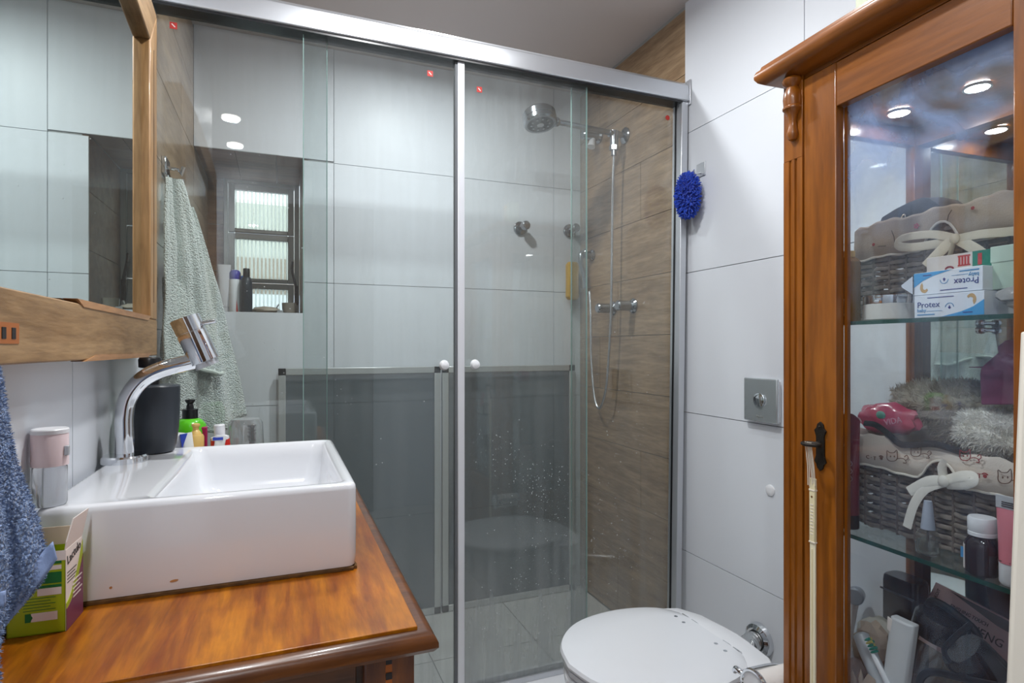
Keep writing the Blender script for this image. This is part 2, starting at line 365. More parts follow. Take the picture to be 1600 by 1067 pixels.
# wall behind the camera with a wooden door
wf = struct(M().box(XE-.1, XR+.1, YR-.1, YR-.006, 0, ZC).build('wall_front', grout), 'white tiled wall behind the viewer')
for i in range(5):
    for x0, x1 in ((XE, XL), (XL, .2), (.2, XR)):
        M().box(x0+g, x1-g, YR-.008, YR, JZ[i]+g, JZ[i+1]-g).build('tile', tile_w, wf, 0)
dr = struct(M().box(-.28, .60, YR, YR+.03, 0, 2.12).build('door_1', wood('dark_door_wood', (62, 38, 20), (88, 56, 30), 'z', .8, .4, .1), None, 35, .003), 'brown wooden door behind the viewer')
M().tube([(.54, YR+.03, 1.02), (.54, YR+.075, 1.02), (.44, YR+.075, 1.02)], .009).build('handle', chrome, dr)
for z0, z1 in ((.15, .9), (1.1, 1.9)): M().box(-.16, .46, YR+.03, YR+.036, z0, z1).build('panel', MATS['dark_door_wood'], dr, 35, .003)
# curb under the shower glass
struct(M().box(XL, XR, 1.625, 1.765, 0, H-1.052).build('trim_1', white_gl, None, 35, .008), 'white shower curb')
# window
win = bpy.data.objects.new('window_1', None); COL.objects.link(win); PW[win] = Matrix.Identity(4)
win = struct(win, 'grey aluminium awning window of three ribbed panes')
WX0, WX1 = -.243, NX-.002
fm = M()
fm.box(WX0, WX0+.016, NY-.03, NY+.02, NZ0, NZ1); fm.box(WX1-.022, WX1, NY-.03, NY+.02, NZ0, NZ1); fm.box(WX0, WX1, NY-.03, NY+.02, NZ1-.016, NZ1)
fm.box(WX0, WX1, NY-.03, NY+.02, NZ0, NZ0+.012); fm.build('frame', darksteel, win, 35, .002)
rib = pane_mat('window_glass', (.93, .95, .92), .05, refl=.8)
ridge = mat('frosted_glass_ridge', (236, 242, 238), .3, trans=.0); ridge.node_tree.nodes['Principled BSDF'].inputs['Subsurface Weight'].default_value = 0
frost = bpy.data.materials.new('frosted_ridge'); frost.use_nodes = True; _n = frost.node_tree.nodes; _l = frost.node_tree.links; _n.clear()
_o = _n.new('ShaderNodeOutputMaterial'); _t = _n.new('ShaderNodeBsdfTranslucent'); _t.inputs[0].default_value = (.9, .93, .9, 1); _g = _n.new('ShaderNodeBsdfGlossy'); _g.inputs['Roughness'].default_value = .2
_p = _n.new('ShaderNodeBsdfTransparent'); _a = _n.new('ShaderNodeMixShader'); _a.inputs[0].default_value = .25; _x = _n.new('ShaderNodeMixShader'); _x.inputs[0].default_value = .06
_l.new(_t.outputs[0], _a.inputs[1]); _l.new(_p.outputs[0], _a.inputs[2]); _l.new(_a.outputs[0], _x.inputs[1]); _l.new(_g.outputs[0], _x.inputs[2]); _l.new(_x.outputs[0], _o.inputs[0])
rows = [(NZ0+.012, H+.298), (H+.298, H+.525), (H+.525, NZ1-.016)]
for z0, z1 in rows:
    sm = M(); a, b = WX0+.018, WX1-.024; t = .026
    sm.box(a, a+t, NY-.024, NY+.004, z0+.002, z1-.002); sm.box(b-t, b, NY-.024, NY+.004, z0+.002, z1-.002)
    sm.box(a+t, b-t, NY-.024, NY+.004, z1-.002-t, z1-.002); sm.box(a+t, b-t, NY-.024, NY+.004, z0+.002, z0+.002+t*.7)
    sh = sm.build('sash', darksteel, win, 35, .003)
    x0 = a+t-.004; x1 = b-t+.004
    pn = M().box(x0, x1, NY-.010, NY-.006, z0+.014, z1-.024).build('glass_pane', rib, sh, 0)
    for i in range(14):                       # cast ridges of the ribbed glass
        xc = x0+(x1-x0)*(i+.5)/14; hw = .0041
        M().prism([(xc-hw, NY-.010), (xc-hw*.6, NY-.0135), (xc, NY-.015), (xc+hw*.6, NY-.0135), (xc+hw, NY-.010)], lambda p, q, d: Vector((p, q, d)), z0+.02, z1-.028).build('glass_ridge', frost, pn, 40)
lm = M(); lm.tube([(WX1-.03, NY-.04, H+.4), (WX1-.034, NY-.07, H+.36), (WX1-.02, NY-.06, H+.30), (WX1-.012, NY-.035, H+.25)], .006); lm.box(WX1-.022, WX1-.006, NY-.045, NY-.03, H+.2, H+.29)
lm.build('latch', mat('rusty_latch', (70, 55, 45), .7, .4), win)
# outside the window: a pale wall with a tan shutter
struct(M().box(-2.5, 2.5, 4.5, 4.6, -1, 1.53).build('wall_outside', mat('outside_white_render', (214, 218, 226), .9, var=.05, bscale=3)), 'white rendered garden wall outside the window')
struct(M().box(-2.5, 2.5, 4.52, 4.6, 1.53, 1.79).build('trim_2', mat('outside_tan_band', (150, 138, 124), .9, var=.1, bscale=3)), 'tan band along the top of the outside wall')
struct(M().box(-3, 3, 5.6, 5.7, -1, 2.42).build('wall_beyond', mat('outside_pale_cream', (204, 206, 196), .9, var=.05, bscale=2)), 'pale cream building wall far outside the window')

# ------------------------------------------------------------------ recessed ceiling lamps, the last two added as fill
lens = mat('lit_lamp_lens', (255, 250, 240), .5, emit=14)
LN = ['recessed round ceiling lamp nearest the shower glass', 'recessed round ceiling lamp above the viewer by the left wall', 'rearmost recessed round ceiling lamp by the left wall',
      'fill lamp added in the shower ceiling, out of view', 'fill lamp added out of view between toilet and wooden cabinet']
for (x, y, e), lb in zip(LAMPS, LN):
    t = thing('ceiling_lamp', lb, 'lamp', (x, y, ZC), 'recessed ceiling lamps')
    M().lathe([(.046, -.001), (.056, -.001), (.056, -.006), (.046, -.004)], (x, y, ZC), n=32, cap=False).build('trim_ring', white_pl, t)
    M().lathe([(.0455, -.003), (.0455, -.0005)], (x, y, ZC), n=32).build('lens', lens, t)

# ------------------------------------------------------------------ shower enclosure
YG = 1.695
enc = thing('shower_enclosure', 'four-panel sliding glass shower enclosure with satin aluminium header rail', 'shower enclosure', (.5, YG, H-1.05))
yb0, yb1 = H-1.05, H+.862
hd = M().prism([(1.665, H+.866), (1.675, H+.862), (1.728, H+.862), (1.728, H+.935), (1.685, H+.935), (1.668, H+.92), (1.665, H+.895)], lambda a, b, d: Vector((d, a, b)), XL+.002, XR-.006)
hr = hd.build('header_rail', steel, enc, 30, .002)
M().box(XL+.002, XR-.03, 1.67, 1.724, H+.857, H+.862).build('rail_gasket', black_pl, hr)
M().box(XR-.006, XR-.001, 1.66, 1.735, H+.852, H+.94).build('end_cap', steel, enc, 35, .002)
M().box(XL+.002, 1.285, 1.68, 1.72, H-1.052, H-1.035).build('bottom_rail', steel, enc, 35, .002)
gl_l = pane_mat('shower_glass_left', (.90, .93, .925), .05, streak=1, low=(.5, 0, .5))
gl_r = pane_mat('shower_glass_right', (.88, .91, .90), .09, streak=1, low=(.5, .0, .75))
gl_f = pane_mat('shower_glass_fixed', (.87, .89, .88), .06, streak=1, low=(.6, 0, .35))
edge_m = mat('green_glass_edge', (150, 182, 176), .2, trans=.3)
def gpane(name, m, poly, y, lab):
    # Object coordinates of the panes run from the enclosure base, so heights in the film are given about eye level
    o = M().prism(poly, lambda a, b, d: Vector((a, d, b)), y, y+.006).build(name, m, enc, 0, label=lab); return o
TP, BT = H+.866, H-1.036
def quad(x0, x1, x2=None, x3=None): return [(x0, BT), (x1 if x2 is None else x2, BT), (x1, TP), (x0, TP)]
p1 = gpane('fixed_pane', gl_l, quad(XL+.004, .118), 1.708, 'clear fixed pane at the left end')
p2 = gpane('sliding_pane', gl_l, quad(.057, .489), 1.688, 'sliding pane left of the middle profile')
p3 = gpane('sliding_pane', gl_r, quad(.513, .934), 1.688, 'fogged sliding pane right of the middle profile')
p4 = gpane('fixed_pane', gl_f, quad(.891, 1.304, 1.278), 1.708, 'clear fixed pane at the right end, splashed with droplets')
for x, y, p in ((.1185, 1.708, p1), (.0555, 1.688, p2), (.9345, 1.688, p3), (.8895, 1.708, p4)):
    M().box(x-.0012, x+.0012, y-.0002, y+.0062, BT, TP).build('glass_edge', edge_m, p, 0)
M().box(.491, .5125, 1.678, 1.704, BT, TP-.004).build('meeting_profile', mat('pale_aluminium', (226, 228, 234), .4, .25), p3, 35, .002)
M().box(.484, .4905, 1.682, 1.702, BT, TP-.004).build('door_gasket', mat('grey_gasket', (105, 108, 112), .5), p2, 0)
M().prism([(1.2745, H-1.05), (1.2965, H-1.05), (1.329, H+.862), (1.302, H+.862)], lambda a, b, d: Vector((a, d, b)), 1.67, 1.722).build('wall_jamb', steel, enc, 35, .002)
M().prism([(1.2725, H-1.05), (1.2745, H-1.05), (1.302, H+.862), (1.300, H+.862)], lambda a, b, d: Vector((a, d, b)), 1.6985, 1.7065).build('jamb_gasket', black_pl, enc, 0)
M().box(XL+.001, XL+.012, 1.67, 1.722, H-1.05, H+.862).build('wall_jamb', steel, enc, 35, .002)
for x, z, p in ((.445, H-.052, p2), (.540, H-.051, p3)):
    M().lathe([(.004, 0), (.006, .004), (.006, .012), (.013, .018), (.0155, .026), (.012, .036), (.004, .04)], (x, 1.688, z), (0, -1, 0), 20).build('door_knob', white_gl, p)
red = mat('red_sticker', (186, 52, 46), .5); wh_ink = mat('white_ink', (235, 225, 220), .5)
for px, py, y, p in ((672, 115, 1.688, p2), (749, 140, 1.688, p3), (271, 40, 1.708, p1)):
    c = atY(px, py, y); s = .0085
    k = M().box(c.x-s, c.x+s, y-.0008, y, c.z-s, c.z+s).build('safety_sticker', red, p, 0, label='small red square sticker')
    M().prism([(-s*.8, s*.5), (-s*.5, s*.8), (s*.8, -s*.5), (s*.5, -s*.8)], lambda a, b, d: Vector((c.x+a*.7, d, c.z+b*.7)), y-.0012, y-.0007).build('sticker_stripe', wh_ink, k, 0)
c = atY(1043, 184, 1.707); M().lathe([(.0085, 0), (.0085, .001)], c, (0, -1, 0), 20).build('round_sticker', red, p4, label='small round red sticker')
drop = mat('water_drop', (236, 240, 242), .1, trans=.35, alpha=.8)
def drops(par, boxes, y, n, seed):
    rr = random.Random(seed); m = M()
    for _ in range(n):
        cx_, cy_, sx_, sy_ = rr.choice(boxes)
        q = atY(rr.gauss(cx_, sx_), rr.gauss(cy_, sy_), y); r = rr.choice((.0008, .0009, .001, .0011, .0014, .0018))
        x0, x1 = (.52, .885) if par is p3 else ((.94, 1.27) if par is p4 else (-.2, .47))
        if not (x0 < q.x < x1 and BT < q.z < TP): continue
        m.lathe([(r, 0), (r*.8, r*.5), (r*.2, r*.75)], q, (0, -1, 0), 6)
    m.build('water_droplets', drop, par, 60, kind='stuff')
drops(p3, [(785, 720, 25, 25), (840, 755, 25, 25), (868, 790, 20, 35), (850, 940, 35, 50), (790, 960, 40, 50), (840, 900, 40, 60)], 1.688, 420, 1)
drops(p4, [(935, 800, 20, 60), (940, 850, 25, 50), (990, 800, 30, 100), (960, 640, 40, 60), (1000, 900, 30, 60)], 1.708, 260, 2)
drops(p2, [(470, 600, 60, 60), (600, 650, 60, 100), (520, 480, 60, 50)], 1.688, 50, 3)
drops(p1, [(390, 280, 30, 50), (420, 480, 40, 60)], 1.708, 35, 4)

# ------------------------------------------------------------------ two framed mesh screens against the back wall of the shower
mesh_m = bpy.data.materials.new('dark_insect_mesh'); mesh_m.use_nodes = True
_n = mesh_m.node_tree.nodes; _l = mesh_m.node_tree.links; _n.clear()
_o = _n.new('ShaderNodeOutputMaterial'); _d = _n.new('ShaderNodeBsdfDiffuse'); _d.inputs[0].default_value = srgb(98, 108, 114); _t = _n.new('ShaderNodeBsdfTransparent')
_x = _n.new('ShaderNodeMixShader'); _x.inputs[0].default_value = .42; _l.new(_t.outputs[0], _x.inputs[1]); _l.new(_d.outputs[0], _x.inputs[2]); _l.new(_x.outputs[0], _o.inputs[0])
alu_b = mat('bright_aluminium_bar', (200, 202, 202), .35, .5)
def screen(x0, x1, label):
    t = thing('mesh_screen', label, 'screen', ((x0+x1)/2, 2.46, 0), 'framed mesh screens in the shower')
    top = H-.082; b = .027
    M().box(x0+b, x1-b, 2.45, 2.468, top-b, top).build('top_bar', alu_b, t, 35, .002)
    M().box(x0+b, x1-b, 2.45, 2.468, .002, .002+b).build('bottom_bar', alu_b, t, 35, .002)
    for a in (x0, x1-b): M().box(a, a+b, 2.45, 2.468, b+.002, top-b).build('side_bar', alu_b, t, 35, .002)
    for a in (x0, x1-b):
        for z in (.002, top-b): M().box(a, a+b, 2.449, 2.469, z, z+b).build('corner_block', black_pl, t, 35, .001)
    M().box(x0+b*.5, x1-b*.5, 2.458, 2.4595, b*.5, top-b*.5).build('mesh_sheet', mesh_m, t, 0)
screen(-.012, .640, 'aluminium-framed grey mesh screen behind the left sliding shower door')
screen(.648, 1.292, 'aluminium-framed grey mesh screen behind the fogged right shower door')

chrome_d = mat('dulled_chrome', (158, 161, 165), .16, 1.0)
# ------------------------------------------------------------------ shower fittings
t = thing('overhead_shower', 'chrome overhead rain shower on a wall arm with hand shower hose', 'shower', (1.34, 2.09, H+.88))
zs = H+.888; ys = 2.09
M().lathe([(.034, 0), (.034, .006), (.026, .012), (.012, .016)], (XR+.006, ys, zs), (-1, 0, 0), 28).build('wall_flange', chrome_d, t)
M().cyl((XR, ys, zs), (1.03, ys, zs+.012), .0115).build('arm', chrome_d, t)
tp = M().cyl((1.285, ys, zs+.012), (1.285, ys, zs-.05), .017); tp.cyl((1.285, ys, zs-.05), (1.285, ys, zs-.068), .02, n=6); tp.cyl((1.285, ys, zs-.068), (1.285, ys, zs-.09), .012)
tp.cyl((1.262, ys, zs), (1.308, ys, zs), .0155); tp.build('tee', chrome_d, t)
M().ball((1.018, ys, zs+.012), .019).build('swivel_ball', chrome_d, t)
hd0 = Vector((.945, ys, zs+.018)); ax = Vector((-.06, .22, 1))
M().lathe([(.012, .03), (.058, .026), (.066, .016), (.067, -.006), (.064, -.008), (.064, -.012), (.067, -.014), (.067, -.024), (.062, -.03), (.052, -.03)], hd0, ax, 40, cap=False).build('head_shell', chrome_d, t)
M().lathe([(.053, -.0285), (.053, -.026)], hd0, ax, 36).build('spray_face', mat('dark_spray_face', (70, 72, 76), .4), t)
M().lathe([(.014, -.033), (.014, -.028)], hd0, ax, 20).build('centre_nozzle', steel, t)
nm = M(); axn = ax.normalized(); ux = axn.orthogonal().normalized(); uy = axn.cross(ux)
for k in range(10):
    a = 2*math.pi*k/10; q = hd0 - axn*.0285 + (ux*math.cos(a)+uy*math.sin(a))*.036
    nm.lathe([(.004, -.003), (.004, .002)], q, axn, 8)
nm.build('spray_nozzle', steel, t, kind='stuff')
hp = [Vector((1.285, ys, zs-.09))]
for px, py in ((957, 330), (955, 480), (951, 560), (946, 612), (937, 638), (929, 620), (924, 560), (923, 490), (921, 455)):
    hp.append(atX(px, py, 1.285 if px > 940 else 1.30))
M().tube(smooth_path(hp, 8), .0055, 8).build('hose', mat('metal_hose', (200, 202, 205), .22, .9, bump=.6, bscale=400), t)
t = thing('hand_shower', 'chrome hand shower resting in its wall bracket beside the hose', 'hand shower', atX(926, 399, XR))
c = atX(926, 399, XR+.006)
M().lathe([(.026, 0), (.026, .008), (.018, .014), (.016, .05)], c, (-1, 0, 0), 24).build('bracket', chrome_d, t)
hpts = smooth_path([c+Vector((-.035, 0, .012)), c+Vector((-.06, .002, .002)), c+Vector((-.062, .0, -.04)), c+Vector((-.045, 0, -.10)), c+Vector((-.04, 0, -.155))], 6)
M().tube(hpts, [.016]*3+[.012]*(len(hpts)-3), 14).build('handle', chrome_d, t)
def tap(px, py, label):
    c = atX(px, py, XR+.006); t = thing('shower_tap', label, 'tap', c, 'shower taps')
    M().lathe([(.031, 0), (.031, .005), (.024, .012), (.016, .013)], c, (-1, 0, 0), 28).build('flange', chrome_d, t)
    M().lathe([(.016, .01), (.017, .02), (.021, .024), (.021, .075), (.017, .08)], c, (-1, 0, 0), 24).build('knob', chrome_d, t)
tap(990, 478, 'chrome cylindrical shower tap on the wood wall, right one of the lower pair')
tap(958, 482, 'chrome cylindrical shower tap just behind the hanging hose, left of its pair')
c = atX(937, 214, XR+.006); t = thing('wall_valve', 'chrome register valve with angled pale lever under the shower arm', 'valve', c)
M().lathe([(.03, 0), (.03, .006), (.02, .014), (.019, .05), (.022, .055), (.022, .085), (.017, .09)], c, (-1, 0, 0), 24).build('body', chrome_d, t)
M().cyl(c+Vector((-.035, 0, -.01)), c+Vector((-.05, -.01, -.055)), .012, .018, 14).build('lever', white_pl, t)
def robe_hook(px, py, label):
    c = atY(px, py, YB); t = thing('wall_hook', label, 'hook', c, 'round wall hooks in the shower')
    M().lathe([(.031, 0), (.031, .008), (.022, .013), (.01, .014)], c, (0, -1, 0), 28).build('flange', chrome_d, t)
    M().lathe([(.011, .01), (.011, .035), (.02, .04), (.02, .062), (.016, .066)], c, (.16, -1, .1), 24).build('peg', chrome_d, t)
    return c
robe_hook(812, 357, 'round chrome wall hook alone on the white tiles left of the other')
hk2 = robe_hook(889, 361, 'round chrome wall hook carrying the yellow bath sponge')
t = thing('bath_sponge', 'yellow oblong bath sponge hanging by a cord in the shower', 'sponge', hk2+Vector((0, -.05, -.14)))
sc = hk2+Vector((-.008, -.05, -.245))
sp = M(); rr = [rrect(sc.x-.03*k, sc.x+.03*k, sc.y-.02*k, sc.y+.02*k, sc.z+z, .012*k) for z, k in ((-.088, .7), (-.075, 1), (0, .96), (.075, 1), (.088, .7))]
sp.loft(rr).build('foam', mat('yellow_foam', (208, 166, 72), .95, bump=1.0, bscale=160, var=.3), t)
M().tube([hk2+Vector((.004, -.052, .008)), hk2+Vector((-.004, -.056, -.03)), sc+Vector((0, 0, .085))], .0015, 6).build('cord', white_pl, t)

# ------------------------------------------------------------------ things on the window sill
zs = NZ0
def bottle(name, label, cat, x, y, z, prof, m, cap=None, capm=None, group=None, n=28):
    t = thing(name, label, cat, (x, y, z), group)
    M().lathe(prof, (x, y, z), n=n).build('body', m, t)
    if cap: M().lathe(cap, (x, y, z), n=n).build('cap', capm, t)
    return t
can_w = mat('white_can', (226, 230, 234), .25)
def on_sill(px, y): return atY(px, 489, y).x
x = on_sill(372, 2.54)
t = bottle('spray_can', 'white aerosol can with domed violet-blue cap, nearest the towel on the sill', 'spray can', x-.012, 2.56, zs, [(.020, 0), (.022, .004), (.022, .128), (.020, .132)], can_w, [(.020, .132), (.021, .136), (.021, .158), (.015, .168), (.004, .171)], mat('violet_cap', (60, 55, 165), .3), 'spray cans on the window sill')
M().prism([(-.002, .003), (.012, .003), (.002, .05)], lambda a, b, d: Vector((x-.012+.006+a*.5, d, zs+b)), 2.5375, 2.5395).build('label_patch', mat('red_print', (190, 50, 40), .4), t, 0)
x = on_sill(378, 2.6)
t = bottle('spray_can', 'slim white aerosol can with bright blue cap beside the black bottle', 'spray can', x+.006, 2.625, zs, [(.018, 0), (.019, .004), (.019, .124), (.016, .128)], can_w, [(.016, .128), (.017, .13), (.017, .15), (.012, .155)], mat('blue_cap', (20, 96, 180), .3), 'spray cans on the window sill')
for dz, gm in ((.05, 'green_print'), (.02, 'green_print')): M().box(x+.0, x+.012, 2.6045, 2.6065, zs+dz, zs+dz+.01).build('label_patch', mat(gm, (30, 140, 100), .4), t, 0)
for k in range(3): M().box(x+.002, x+.008, 2.6045, 2.6065, zs+.085+.012*k, zs+.092+.012*k).build('label_patch', mat('grey_print', (70, 75, 85), .4), t, 0)
x = on_sill(384, 2.56)
bottle('shampoo_bottle', 'matt black shampoo bottle with flat cap on the window sill', 'bottle', x+.004, 2.535, zs, [(.019, 0), (.0215, .005), (.022, .09), (.0205, .125), (.016, .138), (.012, .142)], mat('charcoal_plastic', (42, 50, 58), .35), [(.0125, .142), (.0125, .172), (.011, .175)], black_pl)
t = thing('cosmetic_tube', 'white squeeze tube standing on its end behind the violet-capped can', 'tube', (on_sill(352, 2.68)-.002, 2.68, zs))
xx = on_sill(352, 2.68)-.004
M().loft([[Vector((xx+a*math.cos(2*math.pi*j/16), 2.68+b*math.sin(2*math.pi*j/16), zs+z)) for j in range(16)] for a, b, z in ((.018, .018, .03), (.02, .018, .08), (.022, .01, .15), (.025, .003, .198), (.025, .003, .205))]).build('body', white_pl, t)
M().lathe([(.016, 0), (.016, .03)], (xx, 2.68, zs)).build('cap', white_pl, t)
t = thing('soap_bar', 'worn dried beige soap bar lying on the window sill', 'soap', (on_sill(412, 2.53), 2.53, zs))
sx = on_sill(414, 2.53)+.004
M().ball((sx, 2.54, zs+.013), (.05, .025, .0125), 18, 10, .25, 20).build('bar', mat('beige_soap', (172, 162, 146), .6, var=.2, bscale=40), t)
tg = thing('cracked_cup', 'small cloudy glass holder at the right end of the sill', 'glass', (on_sill(452, 2.56), 2.56, zs))
cx_ = on_sill(452, 2.56)
M().lathe([(.02, 0), (.027, .004), (.029, .044), (.0265, .044), (.0245, .007), (.004, .006)], (cx_, 2.56, zs), cap=False).build('bowl', mat('cloudy_glass', (190, 182, 168), .25, trans=.6, var=.25, bscale=30), tg)
t = thing('razor', 'small clear razor lying on the sill between soap and glass', 'razor', (on_sill(436, 2.52), 2.52, zs))
rx = on_sill(437, 2.53)
M().box(rx-.011, rx+.013, 2.52, 2.535, zs, zs+.012).build('head', mat('clear_plastic_grey', (200, 205, 208), .2, trans=.6), t, 35, .002)
M().tube([(rx, 2.53, zs+.01), (rx-.012, 2.545, zs+.022), (rx-.004, 2.56, zs+.036)], .003, 8).build('handle', darksteel, t)

# ------------------------------------------------------------------ mint towel on its wall hook (inside the shower)
hk = Vector((XL, 1.885, H+.505))
t = thing('wall_hook', 'square chrome double hook on the wood wall holding the pale towel', 'hook', hk)
M().box(XL, XL+.012, 1.855, 1.915, hk.z-.02, hk.z+.028).build('plate', chrome, t, 35, .003)
M().tube([(XL+.01, 1.872, hk.z), (XL+.04, 1.872, hk.z-.004), (XL+.046, 1.872, hk.z-.018), (XL+.052, 1.872, hk.z+.006)], .005, 10).build('prong', chrome, t)
M().box(XL+.008, XL+.05, 1.895, 1.912, hk.z-.035, hk.z-.022).build('prong', chrome, t, 35, .002)
mint = terry('mint_terry', (240, 245, 240), 240, .9, .005)
tw = thing('bath_towel', 'pale mint terry towel hanging in folds inside the shower', 'towel', hk+Vector((.03, 0, -.03)))
def hang(tl, tr, bl, br, z0, z1, folds, amp, seed):
    tl, tr, bl, br = Vector(tl), Vector(tr), Vector(bl), Vector(br)
    def fn(u, v):
        k = v**.85
        p = tl.lerp(tr, u).lerp(bl.lerp(br, u), k)
        n = Vector(((br-bl).y, -(br-bl).x)).normalized()
        w_ = amp*(.35+.65*k)*(math.sin(u*folds*2*math.pi+seed)+.45*math.sin(u*folds*4.6*math.pi+1.7*seed+v*1.5))
        w_ += .010*noise.noise(Vector((u*5, v*4, seed*3.1)))
        p = p+n*w_
        zb = z1+(.02*math.sin(u*5+seed))
        return Vector((max(p.x, XL+.006), max(p.y, 1.728), z0+(zb-z0)*v-.012*abs(u-.5)*(1-k)+.004*noise.noise(Vector((u*8, v*8, seed)))))
    return fn
f2 = hang((-.288, 1.94), (-.248, 1.985), (-.285, 1.88), (-.100, 2.06), H+.43, H-.235, 1.6, .016, 2.2)
M().grid(f2, 60, 70).build('rear_fold', mint, tw, 60, solid=.007)
f1 = hang((-.303, 1.855), (-.258, 1.90), (-.302, 1.775), (-.160, 1.955), H+.478, H-.06, 1.8, .019, .4)
M().grid(f1, 60, 70).build('front_fold', mint, tw, 60, solid=.008)
f3 = hang((-.300, 1.84), (-.22, 1.92), (-.302, 1.78), (-.185, 1.93), H+.2, H-.27, 1.4, .012, 3.4)
M().grid(f3, 50, 60).build('hanging_corner', mint, tw, 60, solid=.007)
hem = [f1(i/40, 1.0)+Vector((.004, -.004, 0)) for i in range(41)]
M().tube(hem, .006, 8).build('hem', mat('mint_hem', (212, 218, 210), .85, bump=.3, bscale=400), tw)

# ------------------------------------------------------------------ mirror
mr = thing('wall_mirror', 'wooden framed wall mirror with dark inlay squares above the basin', 'mirror', (XL, 1.1, H-.02))
fx0, fx1 = XL+.001, XL+.046
my0, my1, mz0 = .58, 1.53, H-.018
iy0, iy1, iz0 = .665, 1.46, H+.062
fp = lambda a, b, d: Vector((d, a, b))
M().box(fx0, XL+.029, my0+.01, my1-.01, mz0+.01, H+.74).build('mirror_glass', mat('silvered_mirror', (236, 244, 242), .01, 1.0), mr, 0)
br = M().prism([(my0, mz0), (my1, mz0), (my1, iz0), (my0, iz0)], fp, fx0, fx1).build('bottom_rail', frame_h, mr, 35, .002)
M().prism([(1.0, iz0-.004), (iy1-.03, iz0-.004), (iy1, iz0+.006), (.97, iz0+.006)], fp, XL+.03, fx1+.0015).build('worn_edge', frame_o, br, 0)
M().prism([(1.0, mz0-.002), (iy1-.03, mz0-.002), (iy1, mz0+.006), (1.06, mz0+.007)], fp, XL+.03, fx1+.0015).build('worn_edge', frame_o, br, 0)
st = M().prism([(iy1, iz0), (my1, iz0), (my1, H+.755), (iy1, H+.668)], fp, fx0, fx1).build('side_stile', frame_v, mr, 35, .003)
M().box(fx1-.0005, fx1+.0005, 1.492, 1.495, H+.1, H+.66).build('stile_groove', mat('dark_groove', (70, 48, 30), .8), st, 0)
M().prism([(my0, iz0), (iy0, iz0), (iy0, H+.668), (my0, H+.755)], fp, fx0, fx1).build('side_stile', frame_v, mr, 35, .003)
n = 16; low = [(iy1+.0+(iy0-iy1)*i/n, H+.668+.03*math.sin(math.pi*i/n)) for i in range(n+1)]
up = [(my0+(my1-my0)*i/n, H+.755+.03*math.sin(math.pi*i/n)) for i in range(n+1)]
M().prism(low+up, fp, fx0, fx1).build('arched_top_rail', frame_h, mr, 35, .003)
ink = mat('dark_inlay', (34, 28, 28), .5); inl_o = mat('orange_inlay', (176, 104, 50), .5)
ip = M().box(fx1-.001, fx1+.0008, .66, .779, H+.004, H+.026).build('inlay_strip', inl_o, br, 0)
for k in range(5): M().box(fx1, fx1+.0014, .666+.0235*k, .6755+.0235*k, H+.009, H+.021).build('inlay_square', ink, br, 0)

# ------------------------------------------------------------------ vanity
zv = H-.343
vn = thing('vanity_cabinet', 'orange varnished wooden vanity cabinet carrying the white basin', 'cabinet', (-.05, 1.1, 0))
VX0, VX1, VY0, VY1 = XL+.002, .178, .690, 1.528
tm = M(); rings = []
for ins, z in ((.016, -.029), (.005, -.028), (.0, -.022), (.0, -.016), (.003, -.010), (.008, -.006), (.013, -.0045), (.014, 0)):
    rings.append([Vector((VX0, VY0+ins, zv+z)), Vector((VX1-ins, VY0+ins, zv+z)), Vector((VX1-ins, VY1-ins*.3, zv+z)), Vector((VX0, VY1-ins*.3, zv+z))])
tm.loft(rings[:-1]); M_edge = tm.build('top_moulding', van_dark, vn, 30)
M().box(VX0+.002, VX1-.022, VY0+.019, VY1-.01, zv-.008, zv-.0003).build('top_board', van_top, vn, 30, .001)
bx1 = VX1-.024; by0 = VY0+.027
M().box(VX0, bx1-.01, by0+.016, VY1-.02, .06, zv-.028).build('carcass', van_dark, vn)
for a, b in ((bx1-.062, bx1), (VX0, VX0+.05)):
    s_ = M().box(a, b, by0, by0+.03, 0, zv-.028).build('corner_post', van_stile, vn, 35, .003)
    if b == bx1:
        M().box(a+.026, a+.034, by0-.0006, by0+.001, .1, zv-.03).build('inlay_strip', mat('orange_inlay_wood', (168, 88, 24), .4), s_, 0)
        z = zv-.036
        while z > .12:
            M().box(a+.0262, a+.0338, by0-.0012, by0+.001, z-.0085, z).build('inlay_square', ink, s_, 0); z -= .0185
M().box(VX0+.05, bx1-.07, by0+.004, by0+.016, zv-.10, zv-.029).build('end_rail', van_dark, vn, 35, .002)
M().box(VX0+.05, bx1-.07, by0+.009, by0+.016, .08, zv-.10).build('end_panel', van_dark, vn, 35, .002)
for k in range(2):
    y0 = VY0+.06+k*.375
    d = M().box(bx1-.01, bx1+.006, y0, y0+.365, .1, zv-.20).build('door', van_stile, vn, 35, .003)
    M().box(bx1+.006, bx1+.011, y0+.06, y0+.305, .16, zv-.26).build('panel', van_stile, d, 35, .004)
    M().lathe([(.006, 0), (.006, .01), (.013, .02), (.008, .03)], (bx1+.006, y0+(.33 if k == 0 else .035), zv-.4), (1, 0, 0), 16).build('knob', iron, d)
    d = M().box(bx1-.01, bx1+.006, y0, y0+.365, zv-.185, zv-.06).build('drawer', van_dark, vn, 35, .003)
    M().lathe([(.006, 0), (.006, .01), (.013, .02), (.008, .03)], (bx1+.006, y0+.18, zv-.12), (1, 0, 0), 16).build('knob', iron, d)
M().box(VX0, bx1, VY1-.05, VY1-.02, 0, .06).build('plinth', van_dark, vn)

